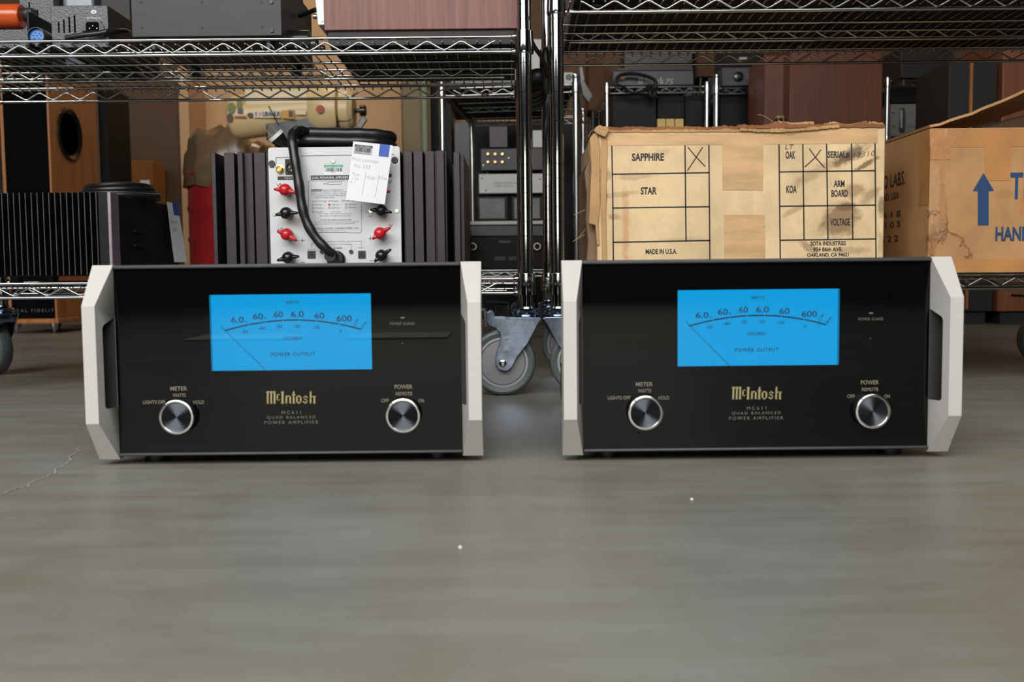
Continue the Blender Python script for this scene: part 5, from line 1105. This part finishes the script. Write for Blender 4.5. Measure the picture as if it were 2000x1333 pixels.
gear('loudspeaker', 'black cabinet under the round-dial amplifier', 'speaker', 1406, 188, 1490, 330, 4.95, .5, .33, 'black')
gear('electronics_case', 'dark case high behind the white-lettered amplifier', 'electronics', 1220, 60, 1352, 608, 5.75, .2, 0, 'gunmetal')
gear('electronics_case', 'dark case with a bright strip above the round-dial amplifier', 'electronics', 1412, 60, 1492, 130, 5.0, .2, Z(1440,131,4.95), 'black')
p, q = at(1443, 117, 4.999), at(1459, 112, 4.999); tag(MB().box(p.x, q.x, 4.994, 4.9995, p.z, q.z).build('name_strip', 'silver_grey', loc=(p.x, 4.996, p.z), smooth=0), 'small bright strip on the dark case above the round-dial amplifier', 'label')
gear('carton', 'brown carton standing between the two low racks', 'box', 1362, 95, 1396, 150, 5.7, .25, 0, 'dark_card')
gear('carton', 'brown carton column left of the white-lettered amplifier', 'box', 1150, 95, 1180, 215, 5.6, .25, 0, 'dark_card')
def back_cab(label, x0, x1, yt, Y, m='black'):
    return gear('storage_cabinet', label, 'cabinet', x0, yt, x1, 532.5+.222*F/Y+(1000-(x0+x1)/2)*R-2, Y, .3, 0, m)
back_cab('black cabinet standing behind the rack of stacked amplifiers', 928, 1120, 236, 4.75)
back_cab('dark narrow cabinet right of the khaki column', 842, 884, 60, 5.5)
# tall red-brown cabinets
def cab(label, x0, x1, yt, Y, depth, m, rot=0):
    a, b_ = at(x0, 300, Y).x, at(x1, 300, Y).x; zt_ = Z((x0+x1)/2, yt, Y); t = thing('speaker_cabinet', label, 'speaker', (a, Y, 0))
    MB().box(a, b_, Y, Y+depth, .05, zt_).build('cabinet', m, t, bevel=.004); MB().box(a+.02, b_-.02, Y+.02, Y+depth-.02, 0, .052).build('plinth', 'plinth', t, smooth=0)
    t.rotation_euler.z = rot; return t
cab('tall dark red wooden cabinet behind the worn cardboard box', 1541, 1722, 60, 4.35, .4, 'redwood')
cab('narrow darker wooden cabinet left of the tall dark red cabinet', 1492, 1534, 108, 4.45, .3, 'redwood')
gear('brass_fitting', 'small brass-coloured fitting above the torn rim of the cardboard box', 'fitting', 1519, 225, 1532, 232, 4.30, .03, 0, 'gold', bev=.002)
wd_ = gear('cassette_deck', 'off-white fronted unit with a dark upright handle slot, far at the right', 'electronics', 1740, 203, 1852, 266, 4.95, .3, Z(1790, 268, 4.9)-.0034, 'deck_white')
hs = MB(); ring = [(1757,214),(1760,211),(1764,211),(1767,214),(1767,256),(1764,260),(1758,260),(1755,256)]; hs.prism([(lambda v_: (v_.x, v_.z))(at(x, y, 4.95)) for x, y in ring], 4.945, 4.951); h2 = hs.build('handle_slot', 'gunmetal', wd_, bevel=.002)
hs = MB(); hs.prism([(lambda v_: (v_.x, v_.z))(at(x, y, 4.944)) for x, y in ((1758,216),(1761,214),(1763,216),(1762,250),(1759,250))], 4.942, 4.946); hs.build('handle_bar', 'silver_grey', h2, smooth=0)
ls = MB(); 
for pts in ([(1768,224),(1848,222)], [(1768,224),(1768,246),(1800,250)]): q = [at(x, y, 4.9494) for x, y in pts]; ls.stroke([(v_.x, v_.z) for v_ in q], .0016, o=Vector((0, q[0].y, 0)))
for x, y in ((1742,221),(1742,247)): p = at(x, y, 4.9494); ls.box(p.x, p.x+.014, 4.9485, 4.9498, p.z-.003, p.z+.003)
ls.build('panel_lines', 'gunmetal', wd_, smooth=0)
gear('electronics_case', 'black case filling the space under the far right rack shelf', 'electronics', 1741, 172, 1850, 201, 5.0, .28, Z(1790, 203, 4.95), 'black')
gear('electronics_case', 'dark slate case on the far right rack top shelf', 'electronics', 1760, 92, 1862, 152, 5.0, .28, Z(1790, 157, 4.9)-.0034, 'fin')
cab('black cabinet with an orange-brown wooden edge, behind the open flap', 1851, 1946, 120, 3.9, .32, 'plinth')
p = at(1894, 300, 3.895); MB().box(p.x-.005, p.x+.005, 3.892, 3.9, .06, Z(1894, 122, 3.895)).build('edge_strip', 'cherry', bpy.data.objects['speaker_cabinet.002'], smooth=0)
cab('teak-veneered cabinet at the frame edge behind the open flap', 1955, 2100, 60, 3.88, .35, 'teak')
# low things on the floor seen under the right unit
gear('crate', 'low dark crate on the floor under the right shelving unit', 'crate', 1875, 560, 1925, 625, 4.3, .3, 0, 'black')
gear('crate', 'low reddish crate on the floor under the right shelving unit', 'crate', 1960, 560, 2060, 622, 4.6, .3, 0, 'redwood')
gear('carton', 'tan box added for the warm-lit floor beneath the gap between the shelving units', 'box', 948, 556, 1075, 600, 5.5, .3, 0, 'card_tan')  # stands in for far floor in warm light
